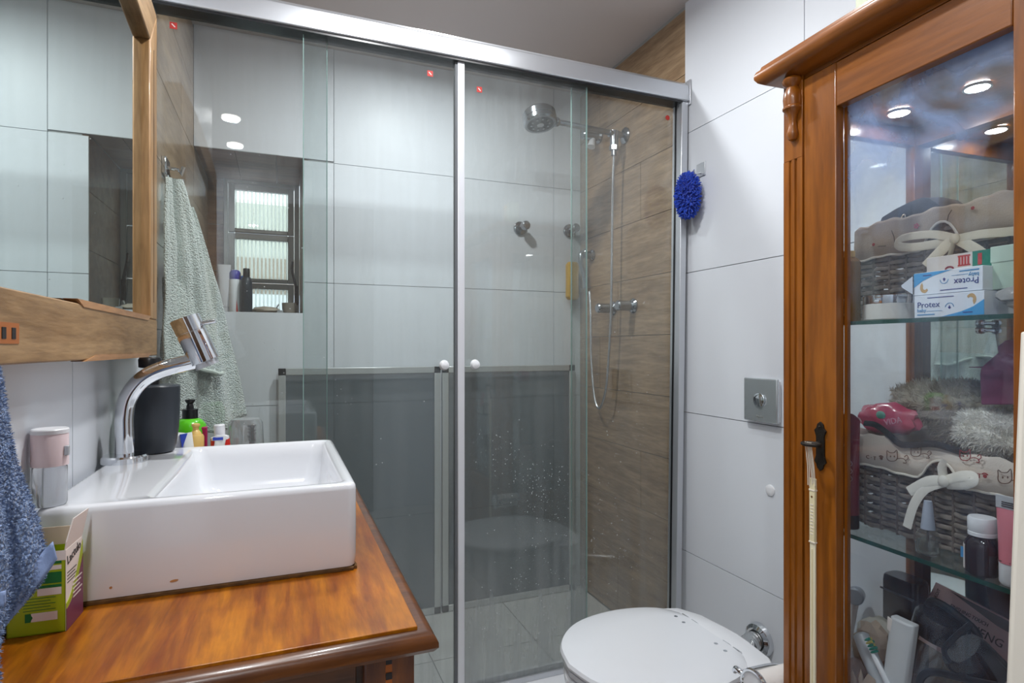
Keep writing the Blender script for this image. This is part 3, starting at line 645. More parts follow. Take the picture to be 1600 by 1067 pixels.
# ------------------------------------------------------------------ basin
bz0, bz1 = zv, H-.2096
bs = thing('washbasin', 'white rectangular ceramic countertop basin on the wooden vanity', 'washbasin', (-.1, 1.16, bz0))
sx0, sx1, sy0, sy1 = XL+.012, .1085, .924, 1.396
cer = mat('basin_ceramic', (222, 224, 228), .09, coat=.5)
rings = [rrect(sx0+.012, sx1-.006, sy0+.006, sy1-.006, bz0+.004, .012), rrect(sx0+.004, sx1-.002, sy0+.002, sy1-.002, bz0+.006, .013),
         rrect(sx0, sx1, sy0, sy1, bz0+.02, .014), rrect(sx0, sx1, sy0, sy1, bz1-.010, .014), rrect(sx0+.001, sx1-.001, sy0+.001, sy1-.001, bz1-.004, .014),
         rrect(sx0+.004, sx1-.004, sy0+.004, sy1-.004, bz1-.001, .014), rrect(sx0+.009, sx1-.009, sy0+.009, sy1-.009, bz1, .014)]
ix0, ix1, iy0_, iy1_ = -.175, sx1-.018, sy0+.018, sy1-.018
for d, dz, r in ((-.003, 0, .02), (.0, -.002, .02), (.004, -.008, .022), (.008, -.03, .026), (.012, -.075, .03), (.02, -.094, .036), (.04, -.104, .04)):
    rings.append(rrect(ix0+d*1.6, ix1-d, iy0_+d, iy1_-d, bz1+dz, r))
rings.append(rrect(-.08, -.02, 1.1, 1.2, bz1-.107, .02))
M().loft(rings).build('bowl', cer, bs, 50)
M().lathe([(.024, -.104), (.024, -.1025), (.016, -.1025)], (-.05, 1.15, bz1), n=24).build('drain', chrome, bs)
st_m = mat('brown_sealant', (104, 70, 30), .8, var=.5, bscale=60, bump=.5)
sl = M()
sl.tube([(sx0+.01+(sx1-sx0-.015)*i/40, sy0+.003+.001*math.sin(i*2.3), bz0+.002+.0012*noise.noise(Vector((i*.7, 0, 0)))) for i in range(41)], .0035, 6)
sl.tube([(sx1-.002+.001*math.sin(i*1.9), sy0+.004+(sy1-sy0-.01)*i/40, bz0+.002) for i in range(41)], .003, 6)
sl.build('sealant_bead', st_m, bs, label='stained brown sealant')
for px, py, w_ in ((272, 907, .009), (173, 918, .003)):
    q = atY(px, py, sy0)
    M().prism([(w_*.6*math.cos(a), .0016*math.sin(a)) for a in [i*.6283 for i in range(10)]], lambda a, b, d: Vector((q.x+a, d, q.z+b+a*.12)), sy0-.0004, sy0+.001).build('rust_mark', mat('rust', (176, 126, 76), .7), bs, 0)

# ------------------------------------------------------------------ tap on the basin
ft = thing('basin_tap', 'chrome basin tap with arched spout and slanted cylindrical head', 'tap', (-.262, 1.252, bz1))
fx, fy = -.268, 1.255
M().lathe([(.0375, 0), (.0375, .010), (.035, .013), (.018, .0135)], (fx, fy, bz1), n=32).build('base_flange', chrome, ft)
P = [Vector((fx, fy, bz1+.008)), Vector((fx, fy, bz1+.05)), Vector((fx, fy, bz1+.085)), Vector((fx+.006, fy, bz1+.118)), Vector((fx+.026, fy, bz1+.148)), Vector((fx+.056, fy, bz1+.167)), Vector((fx+.10, fy, bz1+.180)), Vector((fx+.117, fy, bz1+.184))]
M().tube(smooth_path(P, 6), .0155, 22).build('spout', chrome, ft)
ha = Vector((-.171, fy, H+.056)); hb = Vector((-.132, fy, H-.036)); hv = (hb-ha).normalized(); L = (hb-ha).length
h0 = M().lathe([(.024, .002), (.0265, 0), (.0265, .028), (.0255, .0285), (.0255, .030), (.0265, .0305), (.0265, L-.012), (.026, L-.01)], ha, hv, 32).build('head', chrome, ft)
M().lathe([(.0215, L-.012), (.0215, L), (.015, L)], ha, hv, 24).build('aerator', steel, ft)
q = ha+hv*.014; M().tube([q+Vector((.02, -.005, .002)), q+Vector((.048, -.012, .008))], .0042, 12).build('lever', chrome, ft)

# ------------------------------------------------------------------ soap dispenser
dx, dy = -.236, 1.345
t = thing('soap_dispenser', 'charcoal black plastic soap dispenser on the basin deck behind the tap', 'soap dispenser', (dx, dy, bz1))
M().lathe([(.028, 0), (.034, .003), (.0385, .016), (.0425, .05), (.0445, .10), (.0445, .132), (.042, .135), (.02, .136)], (dx, dy, bz1), n=36).build('body', mat('charcoal_satin', (52, 57, 64), .38), t)
M().lathe([(.016, .134), (.016, .146), (.012, .148), (.009, .15), (.009, .168), (.02, .170), (.0205, .186), (.018, .19), (.004, .191)], (dx-.008, dy, bz1), n=26).build('pump', black_pl, t)
M().tube([(dx-.008, dy, bz1+.178), (dx+.035, dy+.006, bz1+.177)], .006, 10).build('nozzle', black_pl, t)

# ------------------------------------------------------------------ toiletries behind the basin, on the vanity
yv = 1.462
def vx(px, y=yv): return atY(px, 690, y).x
x = vx(297)
yv = 1.486; x = vx(297, yv)
t = thing('soap_bottle', 'bright green bottle with black push cap standing behind the basin', 'bottle', (x, yv, zv))
M().lathe([(.03, 0), (.034, .004), (.035, .02), (.035, .155), (.032, .17), (.024, .180), (.015, .184)], (x, yv, zv)).build('body', mat('bright_green_plastic', (92, 196, 34), .22), t)
M().lathe([(.016, .182), (.016, .204), (.008, .205), (.007, .214), (.006, .216), (.010, .222), (.010, .226), (.004, .227)], (x, yv, zv)).build('cap', black_pl, t)
M().box(x+.024, x+.036, yv-.022, yv-.006, zv+.05, zv+.165).build('label_patch', mat('magenta_print', (170, 30, 90), .4), t, 35, .002)
x = vx(305, 1.425)
t = thing('lotion_bottle', 'gold bottle with small knobbed cap in front of the green bottle', 'bottle', (x, 1.4345, zv))
gold = mat('gold_plastic', (222, 186, 112), .3)
M().lathe([(.014, 0), (.0165, .003), (.0165, .148), (.014, .153)], (x, 1.4345, zv)).build('body', gold, t)
M().lathe([(.012, .153), (.010, .158), (.006, .163), (.006, .169), (.0085, .172), (.0085, .176), (.003, .178)], (x, 1.4345, zv)).build('cap', gold, t)
def crimp_tube(name, label, cat, base, d, L, r, m, capm, wdir, stripes=(), group=None, cap_first=True):
    """squeeze tube: round at the cap, flat at the crimped end"""
    base = Vector(base); d = Vector(d).normalized(); wd = Vector(wdir); wd = (wd-wd.dot(d)*d).normalized(); n_ = d.cross(wd)
    t = thing(name, label, cat, base, group); rg = []
    for k in range(9):
        f = k/8; a = r*(1+.35*f); b = r*(1-f)**.7+.0015
        rg.append([base+d*(L*f)+wd*a*math.cos(2*math.pi*j/18)+n_*b*math.sin(2*math.pi*j/18) for j in range(18)])
    M().loft(rg).build('body', m, t)
    M().lathe([(r*.62, 0), (r*.68, .003), (r*.68, .018), (r*.6, .02)], base, -d, 16).build('cap', capm, t)
    return t, base, d, wd, n_
x = vx(281, 1.44)
t = thing('cosmetic_tube', 'white tube with large round cap leaning behind the black dispenser', 'tube', (x-.01, 1.44, zv))
M().lathe([(.014, 0), (.016, .003), (.018, .10), (.019, .115)], (x-.016, 1.432, zv+.0004), (.1, -.05, 1), 24).build('body', white_pl, t)
M().lathe([(.0195, .115), (.0195, .155), (.018, .158)], (x-.016, 1.432, zv+.0004), (.1, -.05, 1), 24).build('cap', white_pl, t)
tpw = mat('toothpaste_white', (232, 234, 230), .3); tpr = mat('toothpaste_red', (214, 44, 34), .3); tpb = mat('toothpaste_blue', (44, 70, 180), .3)
a = atY(322, 765, 1.418); e = atY(305, 680, 1.414)
t, b_, d_, w_, n_ = crimp_tube('toothpaste_tube', 'white toothpaste tube with blue corner leaning by the gold bottle', 'tube', (vx(310, 1.409)-.004, 1.408, zv+.022), (-.14, .0, 1), .140, .0085, tpw, white_pl, (1, .25, 0), group='toothpaste tubes behind the basin')
ee = b_+d_*.1395; w_ = w_*.62; e3 = .0045
M().add([ee-w_*.019+n_*e3, ee+w_*.004+n_*e3, ee-w_*.019-d_*.03+n_*e3, ee-w_*.019-n_*e3, ee+w_*.004-n_*e3, ee-w_*.019-d_*.03-n_*e3], [(0, 1, 2), (3, 5, 4), (0, 3, 4, 1), (1, 4, 5, 2), (2, 5, 3, 0)]).build('print_patch', tpb, t, 0)
t, b_, d_, w_, n_ = crimp_tube('toothpaste_tube', 'white and blue striped toothpaste tube lying low between the other tubes', 'tube', (vx(329, 1.409)+.0, 1.408, zv+.022), (.16, .0, 1), .132, .008, tpw, white_pl, (1, .2, 0), group='toothpaste tubes behind the basin')
ee = b_+d_*.125
M().box(-.015, .005, -.004, .004, -.003, .003, Matrix.Translation(ee)).build('print_patch', tpb, t, 0)
# red tube, cap up
x = vx(352, 1.43); bb = Vector((x-.002, 1.428, zv+.008)); tdir = Vector((-.06, 0, 1)).normalized()
t = thing('toothpaste_tube', 'red and white toothpaste tube with white cap uppermost, beside the clear cup', 'tube', bb, 'toothpaste tubes behind the basin')
rg = []
for f in [0, .15, .4, .7, .9, 1]:
    a_ = .026-.007*f; b2 = .002+.014*f**.7
    rg.append([bb+tdir*(.135*f)+Vector((a_*math.cos(2*math.pi*j/18), b2*math.sin(2*math.pi*j/18), 0)) for j in range(18)])
M().loft(rg).build('body', tpr, t)
M().lathe([(.0185, .133), (.018, .139), (.011, .142), (.011, .143), (.0115, .164), (.010, .166)], bb, tdir, 20).build('cap', white_pl, t)
text('C', .02, bb+tdir*.108+Vector((-.004, -.0165, 0)), (1, 0, 0), (-.06, 0, 1), wh_ink, t)
M().box(bb.x-.022, bb.x-.010, bb.y-.0165, bb.y-.012, zv+.09, zv+.125).build('print_patch', tpw, t, 0)
# clear cup upside down over a brush
x = vx(373, 1.48)+.014
t = thing('clear_cup', 'clear plastic cup turned upside down behind the basin', 'cup', (x, 1.482, zv))
M().lathe([(.042, 0), (.040, .12), (.037, .168), (.03, .178), (.004, .18)], (x, 1.482, zv), n=36, cap=False).build('shell', pane_mat('clear_plastic_shell', (.93, .94, .94), .16, smear=.05, refl=2.2), t, 40)
t = thing('mascara_brush', 'small black round brush standing under the clear cup', 'brush', (x+.012, 1.478, zv))
bsx = x+.014
M().cyl((bsx, 1.478, zv), (bsx, 1.478, zv+.125), .006).build('handle', mat('mauve_plastic', (120, 105, 118), .4), t)
bm_ = M(); rr_ = random.Random(5)
for k in range(260):
    a = rr_.uniform(0, 6.28); z = zv+.125+.038*rr_.random(); bm_.cyl((bsx, 1.452, z), (bsx+.0095*math.cos(a), 1.478+.0095*math.sin(a), z+.001), .0006, .0003, 4)
bm_.cyl((bsx, 1.478, zv+.125), (bsx, 1.478, zv+.163), .004)
bm_.build('bristles', black_pl, t, kind='stuff')
# pink-capped bottle at the left edge
px_, py_ = -.287, .947
t = thing('toiletry_bottle', 'small clear bottle with pale pink cap on the basin corner at the left edge', 'bottle', (px_, py_, bz1))
M().lathe([(.017, 0), (.0190, .003), (.0190, .050), (.018, .054)], (px_, py_, bz1)).build('body', mat('clear_bottle', (226, 228, 232), .12, trans=.75), t)
M().lathe([(.0205, .053), (.0205, .094), (.0195, .096)], (px_, py_, bz1)).build('cap', mat('pale_pink_plastic', (230, 210, 212), .35), t)
M().lathe([(.0208, .0955), (.0208, .1005), (.0195, .102)], (px_, py_, bz1)).build('cap_top', white_pl, t)
M().box(px_+.018, px_+.0235, py_-.010, py_-.004, bz1+.066, bz1+.079).build('clip', steel, t, 35, .001)

# ------------------------------------------------------------------ open medicine box
ang = math.atan2(.854-.856, -.243+.301)
BM = Matrix.Translation((-.301, .855, zv)) @ Matrix.Rotation(math.radians(-2), 4, 'Z')
FR[0] = BM
t = thing('medicine_box', 'opened green and purple medicine carton standing against the basin', 'box')
lime = mat('lime_card', (164, 182, 20), .45); purple = mat('purple_card', (116, 60, 88), .45); card = mat('white_card', (228, 218, 212), .5); kraft = mat('carton_inside', (196, 176, 152), .7)
bw, bd, bh = .058, .055, .098
sh = M(); th = .0012
sh.box(0, bw, 0, th, 0, bh*.88); sh.box(0, bw, bd-th, bd, 0, bh); sh.box(0, th, 0, bd, 0, bh); sh.box(bw-th, bw, 0, bd, 0, bh); sh.box(0, bw, 0, bd, 0, th)
sh.build('carton', lime, t, 0)
M().box(0, bw, -.0004, 0, bh*.88, bh*1.0).build('white_band', card, t, 0)
M().box(th, bw-th, bd*.5, bd*.52, bh, bh+.022).build('rear_flap', kraft, t, 0)
M().prism([(0, bh), (bd, bh), (bd+.004, bh+.035), (.006, bh+.036), (-.002, bh+.01)], lambda a, b, d: Vector((d+.18*max(b-bh, 0), a, b)), bw-.0012, bw).build('side_flap', card, t, 0)
sd_ = M().box(bw, bw+.0004, 0, bd, 0, bh).build('side_print', card, t, 0)
sp_ = lambda a, b, d: Vector((d, a, b))
curve = [(bd*(1-i/12), bh*(.34+.62*(1-i/12)**1.7)) for i in range(13)]
M().prism([(0, 0), (bd, 0)]+curve, sp_, bw+.0003, bw+.0009).build('print_patch', lime, sd_, 0)
curve = [(bd*(1-i/12), bh*(.27+.50*(1-i/12)**1.8)) for i in range(13)]
M().prism([(0, 0), (bd, 0)]+curve, sp_, bw+.0006, bw+.0013).build('print_patch', purple, sd_, 0)
ink_g = mat('grey_ink', (70, 66, 66), .5)
text('Lactulo', .0155, (bw+.0006, .004, bh*.80), (0, 1, .18), (0, -.18, 1), ink_g, t)
for k in range(5): M().box(bw+.0011, bw+.0016, .02, .05-.004*(k % 3), .052-.005*k, .0535-.005*k).build('print_line', card, sd_, 0)
for k in range(4): M().box(bw+.0003, bw+.0007, .004, .034-.005*(k % 2), .068-.004*k, .0692-.004*k).build('print_line', ink_g, sd_, 0)
grn = mat('dark_green_print', (24, 110, 50), .45)
for z0, z1, m_ in ((.083, .086, grn), (.076, .081, card), (.060, .073, grn), (.055, .058, grn), (.046, .0545, card)): M().box(.03, .054, -.0006, 0, z0, z1).build('print_patch', m_, t, 0)
M().box(.024, .050, -.0006, 0, .016, .026).build('print_patch', card, t, 0); M().prism([(.018, .016), (.023, .016), (.0255, .021), (.023, .026), (.018, .026)], lambda a, b, d: Vector((a, d, b)), -.0009, 0).build('print_patch', grn, t, 0)
for k in range(5): M().box(.016, .048-.005*(k % 2), -.0004, 0, .043-.0035*k, .0436-.0035*k).build('print_line', grn, t, 0)
FR[0] = Matrix.Identity(4)

# ------------------------------------------------------------------ blue towel
blue = terry('blue_terry', (150, 174, 216), 260, 1.0, .005); hemb = mat('blue_hem', (128, 146, 184), .7, bump=.3, bscale=300)
tb = thing('hand_towel', 'thick blue terry towel hanging at the left edge in front of the carton', 'towel', (-.27, .68, H-.1))
def interp(tab, y):
    for (a, b), (c, d) in zip(tab[:-1], tab[1:]):
        if a <= y <= c: return b+(d-b)*(y-a)/(c-a)
    return tab[-1][1] if y > tab[-1][0] else tab[0][1]
def towel_loft(edge_tab, Y, y0, y1, depth, seed, slant=0, back=XL+.012):
    rings = []; n = 30; k = 44
    for i in range(k+1):
        yy = y0+(y1-y0)*i/k; q = atY(interp(edge_tab, yy), yy, Y); ring = []
        for j in range(n):
            a = 2*math.pi*j/n; cxr = (q.x+back)/2; rx = max((q.x-back)/2, .006)
            cyr = Y-depth/2
            w_ = 1+.10*math.sin(3*a+seed+yy*.011)+.12*noise.noise(Vector((math.cos(a)*2, math.sin(a)*2, yy*.012+seed)))
            px = cxr+rx*math.copysign(abs(math.cos(a))**.8, math.cos(a))*(w_ if math.cos(a) < .5 else 1); py = cyr+depth/2*math.sin(a)*w_
            ring.append(Vector((max(px, back), py, q.z+(slant*(q.x-px) if i > k*.5 else 0)*((i/k-.5)*2))))
        rings.append(ring)
    return M().loft(rings)
m1 = towel_loft([(470, -2), (560, 8), (600, 17), (650, 25), (680, 31), (720, 41), (760, 57), (800, 72), (850, 85), (872, 88), (885, 84)], .745, 572, 885, .06, 1.0, slant=-1.25)
m1.build('outer_fold', blue, tb, 70)
fibres(m1, 15000, .0042, .0005, 3).build('outer_pile', blue, tb, 0, kind='stuff')
m2 = towel_loft([(470, -28), (580, -14), (600, -10), (700, 8), (800, 20), (850, 28), (900, 30), (940, 26), (1000, 12), (1100, 18), (1160, 22)], .680, 580, 1160, .05, 4.2)
m2.build('inner_fold', blue, tb, 70)
fibres(m2, 14000, .0042, .0005, 4).build('inner_pile', blue, tb, 0, kind='stuff')
e0 = atY(89, 874, .712); e1 = atY(24, 962, .70); e2 = atY(4, 985, .686)
hm = M(); up_ = Vector((.3, 0, 1)).normalized()*.014
def hemfn(u, v): p = e0.lerp(e2, u); return p + Vector((-.004-.002*math.sin(u*9), .001, .018))*(1-v) + Vector((0, .0015*math.sin(u*14), 0))
hm.grid(hemfn, 24, 4).build('hem_band', hemb, tb, 60, solid=.004, label='smooth grey-blue woven hem')
h2 = M(); 
def hem2(u, v): p = atY(34*(u)-26, 950+4*math.sin(u*5), .622); return p+Vector((0, 0, .012*(1-v)))
h2.grid(hem2, 16, 4).build('hem_band', hemb, tb, 60, solid=.004)
tr_ = thing('towel_ring', 'chrome towel peg under the mirror holding the blue towel', 'towel holder', (XL, .66, H-.02))
M().lathe([(.014, 0), (.014, .006), (.010, .01)], (XL, .70, H-.036), (1, 0, 0), 24).build('flange', chrome, tr_)
M().tube([(XL+.008, .70, H-.035), (XL+.045, .70, H-.035), (XL+.05, .70, H-.022)], .006, 10).build('peg', chrome, tr_)

# ------------------------------------------------------------------ toilet
tz = H-.732; tyc = 1.206
to = thing('toilet', 'white ceramic toilet with closed lid against the right wall', 'toilet', (.95, tyc, 0))
def dshape(x_h, x_t, hw, z, n=40, sq=.72, k=0.0):
    """D outline: straight-ish hinge end at x_h, rounded tip at x_t"""
    pts = []; L = x_h-x_t
    for i in range(n):
        a = 2*math.pi*i/n; c, s = math.cos(a), math.sin(a)
        e = 2.4 if c > 0 else 2.05
        ex = math.copysign(abs(c)**(2/e), c); ey = math.copysign(abs(s)**(2/e), s)
        x = (x_h+x_t)/2 + ex*L/2; y = tyc + ey*hw*(1+.0*c)
        pts.append(Vector((x, y, z)))
    return pts
def hinge_shape(x_h, x_t, hw, z, n=20):
    """lid outline: rounded at the tip, cut straight along the hinge"""
    pts = [Vector((x_h, tyc-hw*.62, z)), Vector((x_h, tyc+hw*.62, z))]
    ctrl = [(0, .62), (.06, .80), (.16, .92), (.32, .995), (.46, 1.0), (.62, .95), (.76, .83), (.88, .62), (.96, .36), (1.0, 0)]
    fine = smooth_path([Vector((a, b, 0)) for a, b in ctrl], 3)
    for p in fine[1:]: pts.append(Vector((x_h-(x_h-x_t)*p.x, tyc+hw*p.y, z)))
    for p in reversed(fine[1:-1]): pts.append(Vector((x_h-(x_h-x_t)*p.x, tyc-hw*p.y, z)))
    return pts
XH, XT = 1.022, .618
seat_m = mat('toilet_seat_white', (226, 229, 234), .16, coat=.4)
lid = M().loft([hinge_shape(XH, XT+.012, .192, tz-.019), hinge_shape(XH, XT+.002, .2, tz-.016), hinge_shape(XH, XT, .203, tz-.010), hinge_shape(XH, XT+.004, .2, tz-.003), hinge_shape(XH, XT+.018, .188, tz), hinge_shape(XH, XT+.10, .12, tz+.003)])
ld_ = lid.build('lid', seat_m, to, 40)
M().loft([hinge_shape(XH, XT+.014, .190, tz-.038), hinge_shape(XH, XT+.006, .197, tz-.034), hinge_shape(XH, XT+.006, .197, tz-.024), hinge_shape(XH, XT+.014, .190, tz-.021)]).build('seat', seat_m, to, 40)
bw_ = M(); zt = tz-.041
prof = [(1.115, .665, .185, 0), (1.115, .655, .19, -.01), (1.112, .66, .187, -.05), (1.10, .70, .165, -.13), (1.08, .76, .13, -.22), (1.07, .80, .11, -.29), (1.07, .79, .115, -.33), (1.07, .785, .118, -(zt-.002))]
rg = [dshape(1.095, XT+.06, .17, zt+.004)]+[dshape(a, b-.03 if dz > -.06 else b, c, zt+dz) for a, b, c, dz in prof]
bw_.loft(rg).build('bowl', white_gl, to, 50)
# rear deck of the pan, behind the hinges
M().loft([[Vector((XH-.0+dx*k2, tyc+yy, zt+z_)) for dx, yy in [(0, -.195), (.05, -.18), (.085, -.12), (.097, -.04), (.1, 0), (.097, .04), (.085, .12), (.05, .18), (0, .195), (-.06, .19), (-.06, -.19)]] for k2, z_ in ((.9, -.06), (1, -.04), (1, .008), (.97, .016), (.9, .019))]).build('rear_deck', white_gl, to, 40)
for s_ in (-1, 1):
    for k in range(2):
        y = tyc+s_*.078-.018+.036*k
        M().lathe([(.0068, 0), (.0068, .002), (.005, .004), (.001, .0042)], (XH-.03+.003*k, y, tz-.001), n=14).build('hinge_screw', chrome, ld_)
        M().cyl((XH+.004, y-.012, tz-.006), (XH+.004, y+.012, tz-.006), .0065, n=14).build('hinge', chrome, to)
# flush pipe and flange
t = thing('flush_pipe', 'corrugated chrome pipe and wall flange behind the toilet', 'pipe', (XR, 1.345, H-.9))
fc = Vector((XR, 1.345, H-.875))
M().lathe([(.05, 0), (.05, .006), (.046, .016), (.036, .022), (.03, .02)], fc, (-1, 0, 0), 36, cap=False).build('flange', chrome, t)
pts = smooth_path([fc+Vector((-.002, 0, 0)), fc+Vector((-.06, -.01, -.003)), Vector((1.19, 1.25, H-.89)), Vector((1.122, 1.23, H-.892))], 10)
M().tube(pts, [.026+.0022*(i % 2) for i in range(len(pts))], 18).build('pipe', mat('pipe_chrome', (205, 208, 210), .25, .9), t)

# ------------------------------------------------------------------ flush plate, plug, blue sponge on the right wall
a = atX(1170, 594, XR); b = atX(1224, 660, XR); yc = (a.y+b.y)/2; zc = H-.155; hh = .064
t = thing('flush_plate', 'square chrome flush plate with round push button on white tiles', 'flush plate', (XR, yc, zc))
M().box(XR-.012, XR, yc-hh+.006, yc+hh-.006, zc-hh+.002, zc+hh-.006).build('back_plate', white_pl, t, 35, .002)
M().box(XR-.022, XR-.012, yc-hh, yc+hh, zc-hh, zc+hh).build('cover', mat('brushed_chrome', (206, 212, 215), .26, .8), t, 35, .003)
M().lathe([(.017, 0), (.0205, .002), (.0205, .005), (.016, .006)], (XR-.022, yc, zc), (-1, 0, 0), 32, cap=False).build('button_ring', chrome, t)
M().lathe([(.016, 0), (.016, .004), (.013, .0055)], (XR-.022, yc, zc), (-1, 0, 0), 28).build('button', chrome, t)
text('Hydra', .011, (XR-.0223, yc+.014, zc-.052), (0, -1, 0), (0, 0, 1), darksteel, t)
q = atX(1204, 766, XR)
tag(M().lathe([(.0165, 0), (.0165, .003), (.013, .005), (.004, .0055)], q, (-1, 0, 0), 24).build('wall_plug', white_pl), 'small round white cap on the wall below the flush plate', 'wall cap')
hk = atX(1096, 265, XR)
t = thing('wall_hook', 'small square steel hook on the white tiles beside the shower', 'hook', hk)
M().box(XR-.004, XR, hk.y-.022, hk.y+.022, hk.z-.024, hk.z+.022).build('plate', steel, t, 35, .001)
M().tube([(XR-.003, hk.y, hk.z-.012), (XR-.028, hk.y, hk.z-.018), (XR-.032, hk.y, hk.z-.006)], .003, 8).build('prong', steel, t)
bl = mat('royal_blue_chenille', (10, 64, 184), .75, sheen=.3)
t = thing('cleaning_mitt', 'royal blue shaggy microfibre sponge hanging from the square hook', 'sponge', hk+Vector((-.04, 0, -.03)))
core = M(); sc = Vector((XR-.048, hk.y+.012, hk.z-.090)); core.ball(sc, (.032, .04, .072), 20, 14)
core.build('pad', mat('dark_blue_pad', (12, 34, 120), .9), t)
fb = M(); rr_ = random.Random(11)
for k in range(760):
    th, ph = math.acos(rr_.uniform(-1, 1)), rr_.uniform(0, 6.283)
    d = Vector((math.sin(th)*math.cos(ph), math.sin(th)*math.sin(ph), math.cos(th)))
    if d.x > .75: continue
    p = sc+Vector((d.x*.031, d.y*.039, d.z*.071)); q = p+(d*Vector((1, 1, 1))+Vector((rr_.gauss(0, .5), rr_.gauss(0, .5), rr_.gauss(-.15, .5)))).normalized()*rr_.uniform(.010, .016)
    q.x = min(q.x, XR-.002)
    fb.tube([p, (p+q)/2+Vector((0, 0, rr_.gauss(0, .001))), q], [.0019, .0021, .0013], 5)
fb.build('chenille', bl, t, 60, kind='stuff')
M().tube([sc+Vector((.01, -.005, .068)), hk+Vector((-.03, 0, -.004)), sc+Vector((.01, .006, .068))], .0018, 6).build('loop', bl, t)
# bidet sprayer on the wall, seen through the cabinet side
q = atX(1322, 985, XR-.03)
t = thing('bidet_sprayer', 'white hand bidet sprayer with grey nozzle in its wall holder', 'sprayer', q)
n0 = atX(1337, 930, XR-.05)
M().tube(smooth_path([q+Vector((0, 0, -.10)), q+Vector((0, 0, -.02)), n0+Vector((.01, .012, -.012)), n0+Vector((0, 0.004, -.004))], 6), [.014]*10+[.013]*9, 16).build('handle', white_pl, t)
M().lathe([(.016, -.02), (.019, -.01), (.02, .012), (.017, .016), (.012, .016)], n0, (-1, -.5, .05), 24).build('nozzle', mat('grey_nozzle', (150, 156, 162), .3, .5), t)
M().box(XR-.03, XR, q.y-.012, q.y+.012, q.z-.05, q.z-.015).build('holder', chrome, t, 35, .003)
M().tube(smooth_path([q+Vector((0, 0, -.1)), q+Vector((.005, .02, -.22)), q+Vector((.01, .08, -.32)), Vector((XR-.02, q.y+.12, .22))], 6), .007, 8).build('hose', steel, t)

# ================================================================== the glazed wooden cabinet and all that stands in it
C0 = Vector((.95, .884, 0)); SD = Vector((-.0485, -.9988, 0)).normalized(); TD = Vector((.9988, -.0485, 0)).normalized()
CAB = Matrix(((SD.x, TD.x, 0, C0.x), (SD.y, TD.y, 0, C0.y), (0, 0, 1, 0), (0, 0, 0, 1)))
FR[0] = CAB
def cat(px, py, t):
    """point of the cabinet's plane at depth t that lies on this line of sight -> (s, t, z)"""
    r = ray(px, py); p = C0+TD*t
    s = -(p.x*r.y-p.y*r.x)/(SD.x*r.y-SD.y*r.x); q = p+SD*s
    d = q.x/r.x; return Vector((s, t, H+r.z*d))
W_, D_ = .532, .362
cb = thing('display_cabinet', 'tall cherry wood display cabinet with glazed door, glass sides and shelves', 'cabinet', (W_/2, D_/2, 0))
zt = H+.528
SL = cat(1310, 540, -.004).x; SR = cat(1587, 300, -.004).x; PL = .047
def pil(s0, s1):
    wd = s1-s0
    prof = [(s0, -.012)]
    for c in (.36, .66):
        c = s0+wd*c; prof += [(c-.0035, -.012), (c-.0018, -.0085), (c+.0018, -.0085), (c+.0035, -.012)]
    prof += [(s1, -.012), (s1, .03), (s0, .03)]
    p = M().prism(prof, lambda a, b, d: Vector((a, b, d)), .2, H+.37).build('pilaster', cab_v, cb, 30)
    M().box(s0, s1, -.012, .03, H+.37, zt).build('pilaster_head', cab_v, p, 35, .001); M().box(s0, s1, -.012, .03, .0, .2).build('pilaster_foot', cab_v, p, 35, .001)
    pc = [(.0, -.108), (.007, -.107), (.0105, -.101), (.0105, -.093), (.008, -.085), (.0075, -.077), (.009, -.066), (.0155, -.056), (.0185, -.053), (.0185, -.050), (.0165, -.048), (.0178, -.035), (.0165, -.024), (.013, -.018), (.0125, -.016), (.011, -.014), (.0125, -.012), (.018, -.008), (.0195, -.002), (.017, .002)]
    M().lathe([(max(r, .0005), z*1.1) for r, z in pc], ((s0+s1)/2+.004, -.016, H+.525), n=28).build('turned_corbel', cab_v, p, 40)
pil(0, PL); pil(W_-PL, W_)
# carcass
M().box(0, .020, .03, .045, .0, zt).box(W_-.02, W_, .03, .045, 0, zt).build('front_post', cab_v, cb, 35, .001)
for s0 in (0, W_-.02):
    M().box(s0, s0+.02, .325, D_, 0, zt).build('rear_post', cab_v, cb, 35, .001)
    M().box(s0, s0+.02, .045, .325, H+.437, zt).build('side_top_rail', cab_h, cb, 35, .001)
    M().box(s0, s0+.02, .045, .325, .1, H-.68).build('side_panel', cab_v, cb, 35, .001)
side_gl = pane_mat('cabinet_side_glass', (.93, .95, .95), .03)
for s0 in (.008, W_-.012): M().box(s0, s0+.004, .045, .325, H-.68, H+.437).build('side_glass', side_gl, cb, 0)
M().box(.0, W_, .03, D_, H+.475, H+.49).build('ceiling_board', cab_h, cb)
M().box(.02, W_-.02, D_-.012, D_-.009, H-.66, H+.437).build('back_mirror', mat('cabinet_mirror', (222, 230, 228), .015, 1.0), cb, 0)
M().box(.0, W_, D_-.009, D_, .05, H+.5).build('back_board', cab_v, cb)
M().box(.02, W_-.02, D_-.03, D_-.009, H+.437, H+.475).build('back_top_rail', cab_h, cb)
M().box(.02, W_-.02, .02, D_-.012, H-.66, H-.64).build('base_board', cab_h, cb)
M().box(.0, W_, .0, D_, .0, .1).build('plinth', cab_h, cb, 35, .002)
# frieze above the door and cornice
M().box(PL, W_-PL, -.006, .03, H+.520, zt+.004).build('frieze', cab_h, cb, 35, .001)
rg = []
for o, z in ((-.002, .527), (.010, .5275), (.024, .5335), (.034, .540), (.039, .548), (.0395, .556), (.036, .563), (.031, .566), (.029, .572), (.026, .574)):
    rg.append([Vector((-o, -.012-o, H+z)), Vector((W_+o, -.012-o, H+z)), Vector((W_+o, D_, H+z)), Vector((-o, D_, H+z))])
M().loft(rg).build('cornice', cab_h, cb, 35)
